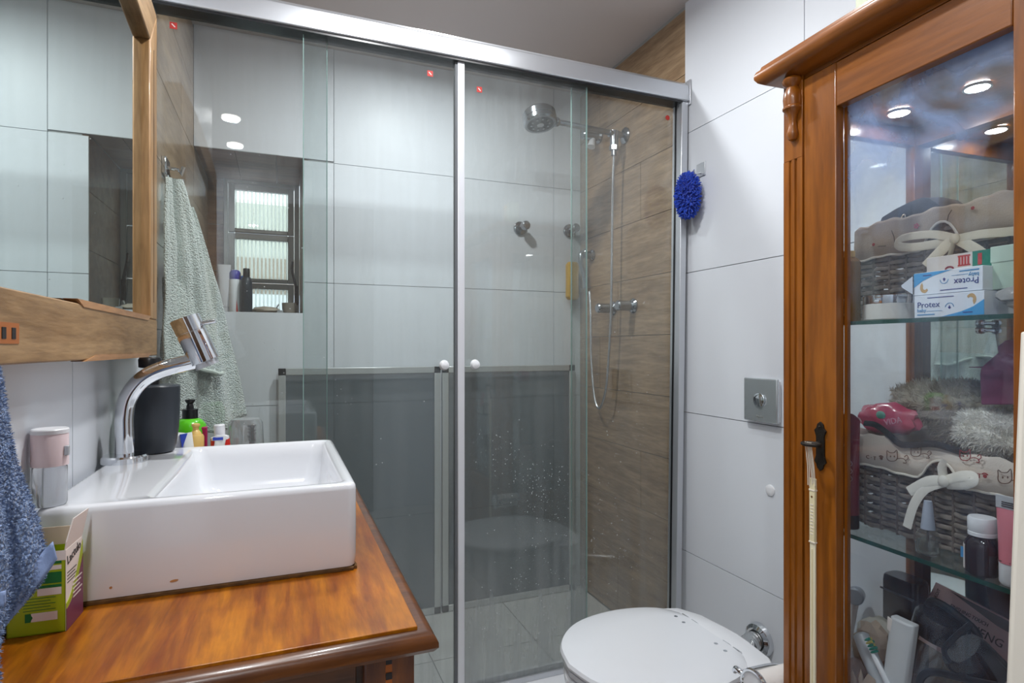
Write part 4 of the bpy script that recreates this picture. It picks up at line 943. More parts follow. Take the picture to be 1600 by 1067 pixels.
# door
dz0, dz1 = .12, H+.518
dl = M().box(PL+.002, SL, -.010, .010, dz0, dz1).build('door_stile', cab_v, cb, 35, .002)
M().box(SR, W_-PL-.002, -.010, .010, dz0, dz1).build('door_stile', cab_v, cb, 35, .002)
M().box(SL+.0006, SR-.0006, -.010, .010, H+.437, dz1-.001).build('door_top_rail', cab_h, cb, 35, .002)
M().box(SL, SR, -.010, .010, H-.74, H-.645).build('door_middle_rail', cab_h, cb, 35, .002)
M().box(SL, SR, -.004, .006, dz0+.08, H-.74).build('door_lower_panel', cab_v, cb, 35, .002)
M().box(SL, SR, -.010, .010, dz0, dz0+.08).build('door_bottom_rail', cab_h, cb, 35, .002)
M().box(SL, SL+.006, .010, .018, H-.645, H+.437).box(SR-.006, SR, .010, .018, H-.645, H+.437).build('glazing_bead', cab_v, cb)
dgl = pane_mat('cabinet_door_glass', (.94, .96, .97), .05, (170, 195, 235), 1.15, smear=.85, zr=(H+.18, H+.42, .08))  # bluish haze of lamp light painted into the upper glass, along with dust
M().box(SL-.004, SR+.004, .011, .014, H-.65, H+.44).build('door_glass', dgl, cb, 0)
# glowing discs added for spots of reflected light in the door glass
for s0, t0 in ((.076, .206), (.205, .232)):
    lp = M().lathe([(.0185, -.004), (.0185, 0)], (s0, t0, H+.474), n=28).build('reflection_disc', mat('reflection_glow', (250, 250, 255), .5, emit=80), cb, label='small glowing disc added to stand for a light reflection in the door')
    M().lathe([(.0186, -.005), (.022, -.005), (.0225, 0), (.0186, 0)], (s0, t0, H+.474), n=28, cap=False).build('reflection_disc_rim', chrome, lp)
# glass shelves
shelf_gl = pane_mat('shelf_glass', (.92, .965, .95), .03, refl=1.2)
shelf_ed = mat('shelf_edge_green', (30, 84, 76), .15, trans=.3)
ZS1, ZS2, ZS0 = H+.0485, H-.3405, H-.6395
for zz in (ZS1, ZS2):
    s_ = M().box(.022, W_-.022, .024, .340, zz-.0075, zz-.0005).build('glass_shelf', shelf_gl, cb, 0)
    M().box(.022, W_-.022, .0225, .0242, zz-.0075, zz-.0006).build('shelf_edge', shelf_ed, s_, 0)
    for a in (.14, .30): M().lathe([(.004, 0), (.004, .018), (.008, .019), (.008, .026), (.003, .028)], (a+.01, .35, zz-.014), (0, -1, 0), 16).build('shelf_pin', chrome, s_)
# lock
lk = cat(1283, 697, -.010)
lp = [(0, .046), (.0045, .041), (.006, .034), (.0095, .029), (.0065, .018), (.0065, -.018), (.0095, -.029), (.006, -.034), (.0045, -.041), (0, -.046)]
e_ = M().prism([(lk.x+a*1.4, lk.z+b) for a, b in lp]+[(lk.x-a*1.4, lk.z+b) for a, b in reversed(lp[1:-1])], lambda a, b, d: Vector((a, d, b)), -.0135, -.0098).build('lock_plate', iron, cb, 0, .0008)
M().ball((lk.x, -.0135, lk.z+.036), .0025, 10, 6).build('rivet', iron, e_)
ky = thing('cabinet_key', 'dark iron key with ring bow in the cabinet lock', 'key', (lk.x, -.02, lk.z+.006))
kz = lk.z+.006
M().cyl((lk.x, -.010, kz), (lk.x, -.028, kz), .0032).build('shank', iron, ky)
M().tube([(lk.x+.004+.0165*math.cos(a), -.038+.0125*math.sin(a), kz) for a in [i*math.pi/12 for i in range(25)]], .0034, 10).build('bow', iron, ky)
tl = thing('hanging_strip', 'cream plastic strip hanging on white threads from the cabinet key', 'strip', (lk.x-.006, -.03, kz))
thr = mat('white_thread', (226, 216, 200), .9)
for k, (dx_, l_) in enumerate(((.003, .075), (.006, .072), (.009, .076), (-.004, .078), (0, .08))):
    x0 = lk.x+.001+dx_; a = Vector((x0, -.045, kz+.004)); b = Vector((x0+R.uniform(-.001, .001), -.038, kz-.04)); c = Vector((x0+R.uniform(-.002, .002)-(.004 if k > 2 else 0), -.034, kz-l_))
    M().tube([a, b, c], .0009, 6).build('thread', thr, tl)
sx_ = cat(1271, 760, -.03).x; zt_ = cat(1271, 747, -.03).z
ivory = mat('ivory_plastic', (226, 214, 176), .45)
M().box(sx_-.0062, sx_+.0062, -.034, -.028, zt_-.118, zt_).build('upper_length', ivory, tl, 35, .0012)
M().box(sx_-.0058, sx_+.0058, -.033, -.0285, .30, zt_-.118).build('lower_length', mat('ivory_plastic_ridged', (232, 224, 196), .5), tl, 35, .0012)
M().box(sx_-.0012, sx_+.0012, -.0345, -.032, .31, zt_-.13).build('ridge', ivory, tl, 35, .0005)
for zz in (.022, .118): M().box(sx_-.0068, sx_+.0068, -.0346, -.0276, zt_-zz-.0015, zt_-zz+.0015).build('band', thr, tl, 35, .0005)
M().lathe([(.0018, 0), (.0018, .0006)], (sx_, -.034, zt_-.034), (0, -1, 0), 12).build('hole', mat('brown_hole', (110, 66, 20), .6), tl)
for k in range(10): M().box(sx_-.003, sx_+.003, -.0345, -.0339, zt_-.05-.006*k, zt_-.0475-.006*k).build('raised_mark', thr, tl, 0)

# ---- helper for wicker baskets
wick_g = mat('grey_wicker', (150, 140, 130), .7, var=.35, bscale=90, bump=.3)
def basket(name, label, s0, s1, t0, t1, z0, z1, lin_m, drop, bow_s, slope=0.0):
    t = thing(name, label, 'basket', ((s0+s1)/2, (t0+t1)/2, z0), 'wicker baskets in the cabinet')
    def ring(o, z, n):
        P = rrect(s0-o, s1+o, t0-o, t1+o, z, .02, 4); P.append(P[0].copy()); L = [0]
        for a, b in zip(P[:-1], P[1:]): L.append(L[-1]+(b-a).length)
        out = []
        for k in range(n):
            d = L[-1]*k/n; i = max(j for j in range(len(L)-1) if L[j] <= d); f = (d-L[i])/max(L[i+1]-L[i], 1e-9)
            out.append(P[i].lerp(P[i+1], f))
        return out
    ns = 2*int(2*((s1-s0)+(t1-t0))/.034/2); ns += 1       # odd count so that rows alternate
    wm = M(); rows = int((z1-z0)/.0088); rr = random.Random(3)
    for r in range(rows):
        z = z0+.005+r*.0088; base = ring(0, z, ns*4); pts = []
        c = Vector(((s0+s1)/2, (t0+t1)/2, z))
        for k, p in enumerate(base):
            ph = math.pi*k/4+(math.pi if r % 2 else 0)
            n_ = Vector((p.x-c.x, p.y-c.y, 0)); n_ = Vector((n_.x/((s1-s0)/2), n_.y/((t1-t0)/2), 0))
            n_ = Vector((math.copysign(1, n_.x) if abs(n_.x) > .95 else 0, math.copysign(1, n_.y) if abs(n_.y) > .95 else 0, 0)); n_ = n_.normalized() if n_.length else Vector((0, 0, 0))
            pts.append(p+n_*(.0038*math.sin(ph))+Vector((0, 0, rr.gauss(0, .0006)+slope*(p.x-s0)*r/rows)))
        rings = []
        for k in range(len(pts)):
            d = (pts[(k+1) % len(pts)]-pts[k-1]).normalized(); b = Vector((0, 0, 1)); a = d.cross(b).normalized()
            rad = .0041*rr.uniform(.85, 1.1); rings.append([pts[k]+a*rad*.6*math.cos(x)+b*rad*math.sin(x) for x in (0, 1.05, 2.09, 3.14, 4.19, 5.24)])
        wm.loft(rings, False, True)
    wm.build('wicker_weave', wick_g, t, 50, kind='stuff')
    sm = M()
    for p in ring(0, z0, ns): sm.cyl(p, p+Vector((0, 0, z1-z0)), .0032, n=6)
    sm.build('stakes', mat('dark_wicker', (112, 102, 94), .75), t, kind='stuff')
    M().box(s0+.004, s1-.004, t0+.004, t1-.004, z0+.002, z0+.006).build('bottom', wick_g, t)
    n = 160; inner = ring(-.006, 0, n); mid = ring(.003, 0, n); outr = ring(.0075, 0, n); rings = []
    def zz(p, k): return slope*(p.x-s0)+.0025*math.sin(k*.5)+.0015*math.sin(k*1.3)
    def dr(p):
        d = abs(p.x-bow_s); return drop if d > .034 or p.y > (t0+.03) else drop*(.30+.7*(d/.034)**2)
    rings.append([Vector((p.x, p.y, z1-.05)) for p in inner]); rings.append([Vector((p.x, p.y, z1+zz(p, k))) for k, p in enumerate(inner)])
    rings.append([Vector((p.x, p.y, z1+.006+zz(p, k))) for k, p in enumerate(mid)]); rings.append([Vector((p.x, p.y, z1+zz(p, k))) for k, p in enumerate(outr)])
    rings.append([Vector((p.x, p.y-(.002*math.sin(k*.7) if p.y < t0 else 0), z1-dr(p)*.5+zz(p, k))) for k, p in enumerate(outr)])
    rings.append([Vector((p.x, p.y-.002, z1-dr(p)+zz(p, k)*.6)) for k, p in enumerate(outr)])
    ln = M().loft(rings, False).build('fabric_liner', lin_m, t, 70, solid=.0018)
    M().tube([Vector((p.x, p.y-.003, z1-dr(p)+zz(p, k)*.6)) for k, p in enumerate(outr)], .0022, 6).build('piping', mat('liner_piping', (226, 220, 208), .8), t)
    return t, ln
rib_m = mat('cream_ribbon', (222, 212, 188), .8, bump=.3, bscale=700)
rib_w = mat('white_ribbon', (232, 228, 218), .8, bump=.3, bscale=700)
def bow(par, pts_list, m, r=.0075):
    for pts in pts_list:
        M().tube(smooth_path(pts, 5), r, 10, flat=.16, up=(0, .25, 1)).build('ribbon', m, par, 60)

# ---- upper shelf
lin1 = mat('floral_liner', (186, 168, 148), .85, bump=.3, bscale=400, var=.1)
bt0 = .135
b1, l1 = basket('wicker_basket', 'grey wicker basket with floral beige liner and ribbon bow on the upper shelf', .040, .455, bt0, .325, ZS1+.001, H+.235, lin1, .062, cat(1478, 372, bt0).x, .02)
def P1(px, py, dt=-.016): return cat(px, py, bt0+dt)
bow(b1, [[P1(1490, 372), P1(1455, 366, -.022), P1(1410, 372, -.025), P1(1404, 384, -.028), P1(1430, 386, -.026), P1(1490, 376)],
         [P1(1490, 374), P1(1530, 366, -.02), P1(1575, 362, -.02), P1(1600, 358)]], rib_m)
bow(b1, [[P1(1488, 374), P1(1470, 392, -.026), P1(1447, 416, -.03)], [P1(1492, 374), P1(1484, 400, -.03), P1(1476, 425, -.034)], [P1(1497, 374), P1(1525, 390, -.026), P1(1545, 405, -.028)]], rib_m, .0085)
M().ball(P1(1492, 373, -.02), (.008, .006, .009), 12, 8).build('knot', rib_m, b1)
flr = mat('red_flower_print', (176, 44, 56), .8); fly = mat('dark_twig_print', (86, 70, 60), .8)
for px, py, r in ((1432, 353, .0052), (1450, 362, .0025), (1418, 366, .0028), (1520, 325, .003), (1365, 382, .003)):
    q = cat(px, py, bt0-.0125)
    f_ = M()
    for k in range(5):
        a = k*1.2566; f_.lathe([(r*.42, 0), (r*.4, .0006)], q+Vector((r*.6*math.cos(a), 0, r*.6*math.sin(a))), (0, -1, 0), 10)
    f_.build('print_flower', flr, l1, 0)
for pts in (((1393, 360), (1397, 370), (1398, 380)), ((1487, 328), (1482, 336), (1480, 345)), ((1372, 385), (1384, 384))):
    M().tube([cat(x, y, bt0-.0125) for x, y in pts], .0007, 5).build('print_twig', fly, l1)
# dark pouch lying on the basket
q0 = cat(1452, 345, .20)
t = thing('pouch', 'black fabric pouch with metal ring lying on the upper basket', 'pouch', q0)
pm = M(); pts_ = []
prof_ = [(1398, 352), (1402, 342), (1425, 328), (1450, 316), (1470, 309), (1480, 309), (1495, 318), (1508, 328), (1520, 345), (1515, 356)]
pl_ = [cat(x, y, .22) for x, y in prof_]
pm.loft([[Vector((p.x+(q0.x-p.x)*(1-k), t_, H+.236+(p.z-H-.236)*k)) for p in pl_] for t_, k in ((.16, .55), (.17, .92), (.21, 1.0), (.25, .95), (.27, .6))])
pm.build('body', black_cl, t, 50)
q = cat(1411, 343, .158); M().tube([q+Vector((.0045*math.cos(a)+.002*math.sin(a), 0, .009*math.sin(a))) for a in [i*math.pi/8 for i in range(17)]], .0013, 8).build('ring', mat('pale_metal', (220, 205, 185), .25, .9), t)
# soap cartons
sky_b = mat('sky_blue_print', (60, 156, 214), .4); navy = mat('navy_print', (38, 52, 130), .4); teal = mat('teal_print', (70, 140, 190), .4); soapw = mat('soap_card', (226, 232, 240), .4); tan = mat('tan_print', (196, 158, 100), .5)
def soap_box(label, ang, org, flip):
    keep = FR[0]; FR[0] = CAB @ Matrix.Translation(org) @ Matrix.Rotation(ang, 4, 'Z') @ (Matrix.Translation((.108, 0, .037)) @ Matrix.Rotation(math.pi, 4, 'Y') if flip else Matrix.Identity(4))
    t = thing('soap_box', label, 'box', (0, 0, 0), 'baby soap cartons on the upper shelf')
    w, d, h = .108, .044, .0365
    M().box(0, w, 0, d, 0, h).build('carton', soapw, t, 35, .0008)
    ff = lambda a, b, e: Vector((a, e, b))
    M().prism([(.045, .0005), (w, .0005), (w, .0235), (.0925, .0135), (.075, .007)], ff, -.0004, .0002).build('print_patch', sky_b, t, 0)
    text('Protex', .0135, (.005, -.0002, .0165), (1, 0, 0), (0, 0, 1), navy, t)
    text('baby', .0082, (.005, -.0002, .0095), (1, 0, 0), (0, 0, 1), teal, t)
    M().box(.005, .034, -.0004, 0, .0040, .0058).build('print_line', teal, t, 0); M().box(.021, .046, -.0004, 0, .0100, .0106).build('print_line', teal, t, 0)
    M().box(.022, .064, -.0004, 0, .0310, .0322).build('print_line', navy, t, 0); M().box(.078, .092, -.0007, 0, .0045, .0062).build('print_line', navy, t, 0)
    c = (.0575, .015)
    M().prism([(c[0]+a*math.cos(x), c[1]+a*math.sin(x)) for a, xs in ((.0068, range(0, 13)), (.0058, range(12, -1, -1))) for x in [k*math.pi/12 for k in xs]], ff, -.0004, 0).build('print_arc', teal, t, 0)
    M().prism([(c[0], c[1]+.003), (c[0]+.0022, c[1]-.001), (c[0], c[1]-.003), (c[0]-.0022, c[1]-.001)], ff, -.0004, 0).build('print_drop', navy, t, 0)
    hc = (.0900, .0245)      # a baby's head in plain profile: curl of hair only
    M().prism([(hc[0]+.0072*math.cos(x), hc[1]+.009*math.sin(x)) for x in [(-60+k*16)*math.pi/180 for k in range(14)]]+[(hc[0]+.0035*math.cos(x)-.001, hc[1]+.004*math.sin(x)) for x in [(148-k*20)*math.pi/180 for k in range(10)]], ff, -.0004, 0).build('print_hair', tan, t, 0)
    FR[0] = keep; return t
a1 = cat(1428, 497, .035); a2 = cat(1426, 466, .037)
soap_box('white and blue baby soap carton lying upright, lower of the two', -.03, Vector((a1.x, .036, ZS1)), False)
u2 = soap_box('white and blue baby soap carton turned upside down, upper of the two', -.04, Vector((a2.x, .040, ZS1+.0372)), True)
fp_ = cat(1426, 466, .036); f2_ = cat(1408, 448, .030)
M().add([Vector((a2.x, .037, ZS1+.04)), Vector((a2.x, .037, ZS1+.070)), Vector((f2_.x, .030, ZS1+.056)), Vector((f2_.x+.002, .030, ZS1+.052))], [(0, 1, 2, 3)]).build('open_flap', soapw, u2, 0, solid=.0006)
a3 = cat(1543, 488, .06); a3.x += .006
t = thing('soap_box', 'grey baby soap carton half hidden under the pale green box', 'box', (a3.x, .06, ZS1), 'baby soap cartons on the upper shelf')
M().box(a3.x, a3.x+.10, .062, .11, ZS1, ZS1+.037).build('carton', mat('grey_soap_card', (186, 188, 186), .5), t, 35, .0008)
text('Protex', .0135, (a3.x+.004, .0618, ZS1+.020), (1, 0, 0), (0, 0, 1), mat('dark_navy', (30, 36, 60), .5), t)
t = thing('clear_bag', 'crumpled clear plastic bag in front of the grey soap carton', 'bag', (a3.x+.06, .045, ZS1))
M().ball((a3.x+.068, .046, ZS1+.025), (.05, .013, .016), 22, 12, .55, 30).build('film', mat('clear_film', (215, 215, 212), .15, trans=.55, bump=1.0, bscale=60), t, 20)
a4 = cat(1537, 455, .055)
t = thing('gift_box', 'plain pale green box on top of the grey soap carton', 'box', (a4.x+.06, .08, ZS1+.038))
M().box(a4.x+.010, a4.x+.12, .056, .125, ZS1+.038, ZS1+.100).build('carton', mat('pale_green_card', (186, 208, 190), .5), t, 35, .0008)
M().box(a4.x+.009, a4.x+.121, .055, .126, ZS1+.078, ZS1+.102).build('lid', mat('pale_green_lid', (190, 211, 194), .5), t, 35, .0008)
a5 = cat(1446, 438, .0825)
t = thing('toothpaste_box', 'white box printed red with green ends, standing behind the soap cartons', 'box', (a5.x+.04, .1, ZS1))
M().box(a5.x, a5.x+.105, .085, .0985, ZS1, ZS1+.104).build('carton', mat('box_offwhite', (214, 206, 198), .5), t, 35, .0008)
gn = mat('green_print2', (20, 118, 96), .45); rd = mat('brick_red_print', (186, 60, 58), .5)
qa = cat(1518, 422, .0825); M().box(qa.x, a5.x+.1052, .0845, .099, ZS1+.078, ZS1+.1043).build('print_patch', gn, t, 0)
M().box(qa.x+.008, qa.x+.014, .0842, .085, ZS1+.082, ZS1+.100).build('print_patch', rd, t, 0)
qb = cat(1496, 412, .0825)
for k in range(4): M().box(qb.x+.0045*k, qb.x+.0045*k+.003, .0845, .0852, ZS1+.084, ZS1+.098).build('print_patch', rd, t, 0)
for zz_ in (.083, .098): M().box(qb.x-.001, qb.x+.018, .0845, .0852, ZS1+zz_, ZS1+zz_+.0025).build('print_patch', rd, t, 0)
qc = cat(1482, 420, .0825); M().tube([Vector((qc.x+.006*math.cos(a), .0845, qc.z+.0035*math.sin(a))) for a in [i*math.pi/8 for i in range(17)]], .0013, 6).build('print_mark', mat('maroon_print', (130, 20, 50), .5), t)
# cream jar and amber bottle
ja = cat(1390, 499, .075)
t = thing('cream_jar', 'white cream jar with shiny silver lid on the upper shelf', 'jar', (ja.x, .085, ZS1))
M().lathe([(.040, 0), (.0425, .002), (.0425, .0285), (.041, .029)], (ja.x-.002, .078, ZS1), n=40).build('body', mat('jar_white', (222, 220, 214), .3), t)
M().lathe([(.0405, .0285), (.0415, .03), (.0415, .0440), (.040, .0455), (.004, .0455)], (ja.x-.002, .078, ZS1), n=40).build('lid', chrome, t)
t = thing('carton', 'small white carton with black lettering behind the cream jar', 'box', (ja.x+.05, .115, ZS1))
M().box(ja.x+.018, ja.x+.062, .1170, .1225, ZS1, ZS1+.050).build('carton', soapw, t, 35, .0006)
text('blo', .014, (ja.x+.034, .1168, ZS1+.032), (1, 0, 0), (0, 0, 1), ink_g, t)
am = cat(1320, 500, .055)
t = thing('perfume_bottle', 'amber bottle with white barcode label at the left end of the upper shelf', 'bottle', (am.x+.002, .07, ZS1))
M().loft([rrect(am.x-.018, am.x+.0145, .050, .084, ZS1+z, .008) for z in (0, .115)]+[rrect(am.x-.012, am.x+.008, .056, .078, ZS1+.124, .006)]).build('body', mat('amber_glass', (150, 104, 24), .12, trans=.45), t)
M().cyl((am.x-.002, .067, ZS1+.124), (am.x-.002, .067, ZS1+.136), .011).build('cap', gold, t)
lb_ = M().box(am.x-.008, am.x+.010, .0492, .0502, ZS1+.012, ZS1+.044).build('label_patch', card, t, 0)
for k in range(6): M().box(am.x-.005, am.x+.007, .0488, .0494, ZS1+.017+.0042*k, ZS1+.0185+.0042*k).build('barcode_bar', ink_g, lb_, 0)

# ---- middle shelf
lin2 = mat('cat_print_liner', (216, 206, 194), .85, bump=.3, bscale=400)
ct0 = .098; bz = ZS2+.001
b2, l2 = basket('wicker_basket', 'brown-grey wicker basket with cat print liner and white bow on the middle shelf', .055, .455, ct0, .315, bz, H-.170, lin2, .052, cat(1477, 745, ct0).x, -.035)
def P2(px, py, dt=-.015): return cat(px, py, ct0+dt)
bow(b2, [[P2(1478, 750), P2(1500, 744, -.026), P2(1517, 744, -.026), P2(1518, 752, -.028), P2(1500, 757, -.026), P2(1478, 756)], [P2(1474, 751), P2(1450, 752, -.022), P2(1420, 768, -.026)]], rib_w, .0085)
bow(b2, [[P2(1474, 754), P2(1446, 764, -.024), P2(1428, 788, -.028), P2(1417, 824, -.03)], [P2(1475, 748), P2(1472, 730, -.016), P2(1478, 720, -.012)]], rib_w, .0075)
M().ball(P2(1474, 752, -.022), (.009, .006, .010), 12, 8).build('knot', rib_w, b2)
def line(pts, m, par, r=.0007, t=ct0-.0125): M().tube(smooth_path([cat(x, y, t) for x, y in pts], 3), r, 5).build('print_line', m, par, 60)
def cat_print(cx_, cy_, k, m, par, fill=False):
    hd = [(-8, -4), (-8, -10), (-4, -7), (3, -7), (7, -11), (8, -4), (8, 2), (4, 6), (-4, 6), (-8, 2), (-8, -4)]
    line([(cx_+x*k, cy_+y*k) for x, y in hd], m, par)
    line([(cx_+(8+x)*k, cy_+y*k) for x, y in ((0, 3), (6, 2), (12, 4), (14, 9), (9, 9))], m, par)
    line([(cx_+(20+x)*k, cy_+y*k) for x, y in ((0, 6), (5, 2), (3, -3), (-1, 0))], m, par)
    for dx_ in (-3, 3): line([(cx_+dx_*k, cy_-2*k), (cx_+(dx_+.8)*k, cy_-1*k), (cx_+dx_*k, cy_)], m, par, .0009)
brn = mat('brown_cat_print', (112, 88, 78), .8); brr = mat('red_cat_print', (150, 50, 56), .8)
cat_print(1394, 714, 1.0, brn, l2); cat_print(1431, 707, .95, brn, l2); cat_print(1508, 713, 1.0, brr, l2); cat_print(1570, 747, 1.3, brn, l2)
q = cat(1353, 716, ct0-.0125); text('C · T', .010, q, (1, 0, 0), (0, 0, 1), brn, l2)
q = cat(1527, 746, ct0-.0125); text('T', .010, q, (1, 0, 0), (0, 0, 1), brr, l2)
for ox, oz, r in ((0, 0, .003), (-.004, .004, .0013), (-.0014, .0055, .0013), (.0014, .0055, .0013), (.004, .004, .0013)):
    for qq, mm in ((cat(1539, 744, ct0-.012), brr), (cat(1377, 716, ct0-.012), brn)):
        M().lathe([(r, 0), (r*.9, .0006)], qq+Vector((ox*.8, 0, oz*.8)), (0, -1, 0), 10).build('print_paw', mm, l2, 0)
# things on and in it
fur1 = mat('beige_fur', (206, 194, 174), .95, sheen=.4, var=.15, bscale=40); fur2 = mat('white_fur', (228, 225, 216), .95, sheen=.4)
q = cat(1490, 632, .22)
t = thing('fur_cushion', 'fluffy beige fake fur bundle lying over the lower basket', 'fur', q)
fc_ = M(); fc_.ball((q.x, .235, H-.105), (.125, .065, .040), 28, 16, .25, 6); fc_.ball((q.x+.05, .228, H-.150), (.095, .042, .042), 24, 14, .25, 5)
fc_.build('body', fur1, t, 70); fibres(fc_, 9000, .013, .0007, 8, .45).build('pile', fur1, t, 0, kind='stuff')
q = cat(1548, 695, .15)
t = thing('fur_ball', 'white fluffy fur piece at the right of the lower basket', 'fur', q)
fc_ = M(); fc_.ball((q.x+.012, .140, H-.142), (.062, .034, .036), 24, 14, .35, 9); fc_.build('body', fur2, t, 70); fibres(fc_, 5000, .010, .0007, 9, .5).build('pile', fur2, t, 0, kind='stuff')
q = cat(1392, 675, .16)
t = thing('pink_packet', 'crinkled pink plastic packet lying in the lower basket', 'packet', q)
M().ball((q.x+.004, .146, H-.138), (.062, .020, .030), 26, 14, .28, 12).build('film', mat('pink_film', (204, 72, 104), .22, bump=.6, bscale=50, coat=.4), t, 45)
text('VIDA', .016, (q.x+.018, .1215, H-.148), (.96, 0, .28), (-.28, 0, .96), mat('pink_ink', (236, 170, 190), .5), t)
M().ball((q.x+.005, .127, H-.130), (.010, .003, .008), 12, 8).build('print_patch', mat('mint_print', (96, 160, 140), .5), t)
t = thing('strap', 'black webbing strap trailing over the lower basket rim', 'strap', cat(1440, 695, ct0))
M().tube(smooth_path([cat(1350, 661, .11), cat(1368, 664, .105), cat(1388, 678, .09), cat(1405, 693, .085), cat(1425, 695, .085), cat(1460, 694, .085), cat(1500, 705, .09)], 6), .0055, 8, flat=.22, up=(0, .4, 1)).build('webbing', black_cl, t, 60)
q = cat(1570, 632, .13)
t = thing('toiletry_bag', 'plum pink bag with pointed handle on the right of the middle shelf', 'bag', q)
bp = [cat(x, y, .12) for x, y in ((1534, 632), (1532, 585), (1534, 574), (1560, 553), (1566, 542), (1580, 531), (1625, 528), (1640, 632))]
zb = min(p.z for p in bp)
M().loft([[Vector((p.x+(1-k)*.02*(1 if p.x < q.x else -1), t_, p.z)) for p in bp] for t_, k in ((.115, .7), (.118, 1), (.175, 1), (.18, .7))]).build('body', mat('plum_fabric', (140, 70, 100), .55, bump=.2, bscale=300), t, 40, .002)
tip = cat(1514, 574, .14); M().loft([[Vector((tip.x, .14, tip.z+.001)), Vector((bp[2].x+.004, .14, bp[2].z+.002)), Vector((bp[2].x+.004, .14, bp[2].z-.002)), Vector((tip.x, .14, tip.z))], [Vector((tip.x, .15, tip.z+.001)), Vector((bp[2].x+.004, .16, bp[2].z+.002)), Vector((bp[2].x+.004, .16, bp[2].z-.002)), Vector((tip.x, .15, tip.z))]]).build('handle', mat('plum_dark', (120, 52, 84), .5), t, 0)
# dark red shampoo tube standing on its cap
q = cat(1324, 838, .052); rx_ = q.x+.001
t = thing('shampoo_tube', 'dark red shampoo tube standing on its black cap at the left of the middle shelf', 'tube', (rx_, .06, ZS2))
rg = []
for f in (0, .1, .3, .55, .8, .97, 1.0):
    a = .0165+.0075*f; b = .0165*(1-f)**.6+.0015
    rg.append([Vector((rx_+a*math.cos(2*math.pi*j/24), .055+b*math.sin(2*math.pi*j/24), ZS2+.026+.190*f-(.012*(a*math.cos(2*math.pi*j/24)/.024)**2 if f > .9 else 0))) for j in range(24)])
M().loft(rg).build('body', mat('dark_red_tube', (112, 22, 38), .3, coat=.3), t)
M().lathe([(.0165, 0), (.0172, .003), (.0168, .025), (.015, .027)], (rx_, .055, ZS2)).build('cap', black_pl, t)
text('PA', .013, (rx_-.004, .0415, ZS2+.150), (1, 0, 0), (0, .05, 1), mat('pale_rose_ink', (200, 170, 172), .5), t)
for z_ in (.124, .110, .096):
    M().tube([Vector((rx_+.013+.0046*math.cos(a), .0425, ZS2+z_+.0046*math.sin(a))) for a in [i*math.pi/8 for i in range(17)]], .0005, 5).build('print_ring', mat('pale_rose_ink', (200, 170, 172), .5), t)
    M().prism([(rx_+.011, ZS2+z_), (rx_+.0125, ZS2+z_-.002), (rx_+.0155, ZS2+z_+.002), (rx_+.0125, ZS2+z_-.0005)], lambda a, b, d: Vector((a, d, b)), .0418, .0426).build('print_tick', mat('pale_rose_ink', (200, 170, 172), .5), t, 0)
# nail varnish
q = cat(1450, 868, .052); nx_ = q.x
t = thing('nail_polish', 'clear nail polish bottle with tall grey tapered cap', 'bottle', (nx_, .052, ZS2))
M().loft([rrect(nx_-a, nx_+a, .052-a*.8, .052+a*.8, ZS2+z, a*.6) for a, z in ((.012, 0), (.0158, .003), (.0165, .012), (.0155, .032), (.012, .040), (.006, .043))]).build('bottle_glass', pane_mat('varnish_glass', (.90, .92, .90), .06, refl=1.8), t, 50)
M().loft([rrect(nx_-a, nx_+a, .052-a*.8, .052+a*.8, ZS2+z, a*.6) for a, z in ((.010, .002), (.0138, .005), (.0140, .018), (.0138, .023))]).build('varnish', mat('clear_varnish', (198, 202, 196), .05, trans=.8), t, 50)
M().lathe([(.0105, .042), (.0102, .046), (.0062, .085), (.0055, .088), (.001, .0885)], (nx_, .052, ZS2), n=24).build('cap', mat('grey_cap', (168, 176, 190), .35), t)
M().loft([rrect(nx_-a, nx_+a, .052-a, .052+a, ZS2+z, a*.5) for a, z in ((.0032, .008), (.0022, .020), (.0012, .042))]).build('brush', black_pl, t)
# medicine bottle
q = cat(1532, 904, .044); mx_ = q.x
t = thing('medicine_bottle', 'dark brown glass medicine bottle with white screw cap', 'bottle', (mx_, .045, ZS2))
M().lathe([(.019, 0), (.0222, .003), (.0225, .040), (.021, .048), (.016, .055), (.0135, .058), (.0135, .064)], (mx_, .048, ZS2)).build('body', mat('brown_glass', (38, 24, 24), .08, coat=.5), t)
M().lathe([(.0178, .058), (.0178, .063), (.017, .064), (.0182, .066), (.0182, .083), (.0165, .0855), (.004, .086)], (mx_, .048, ZS2), n=36).build('cap', white_pl, t)
lb2 = M(); lb2.loft([[Vector((mx_+r*math.cos(a), .048+r*math.sin(a), ZS2+z)) for r in (.0227,) for a in [math.radians(180-6*k) for k in range(-9, 10)]]+[Vector((mx_+.0222*math.cos(a), .048+.0222*math.sin(a), ZS2+z)) for a in [math.radians(180-6*k) for k in range(9, -10, -1)]] for z in (.006, .042)])
lo_ = lb2.build('label_patch', card, t)
M().box(mx_-.0215, mx_-.0145, .0335, .0345, ZS2+.020, ZS2+.036).build('print_patch', teal, lo_, 0)
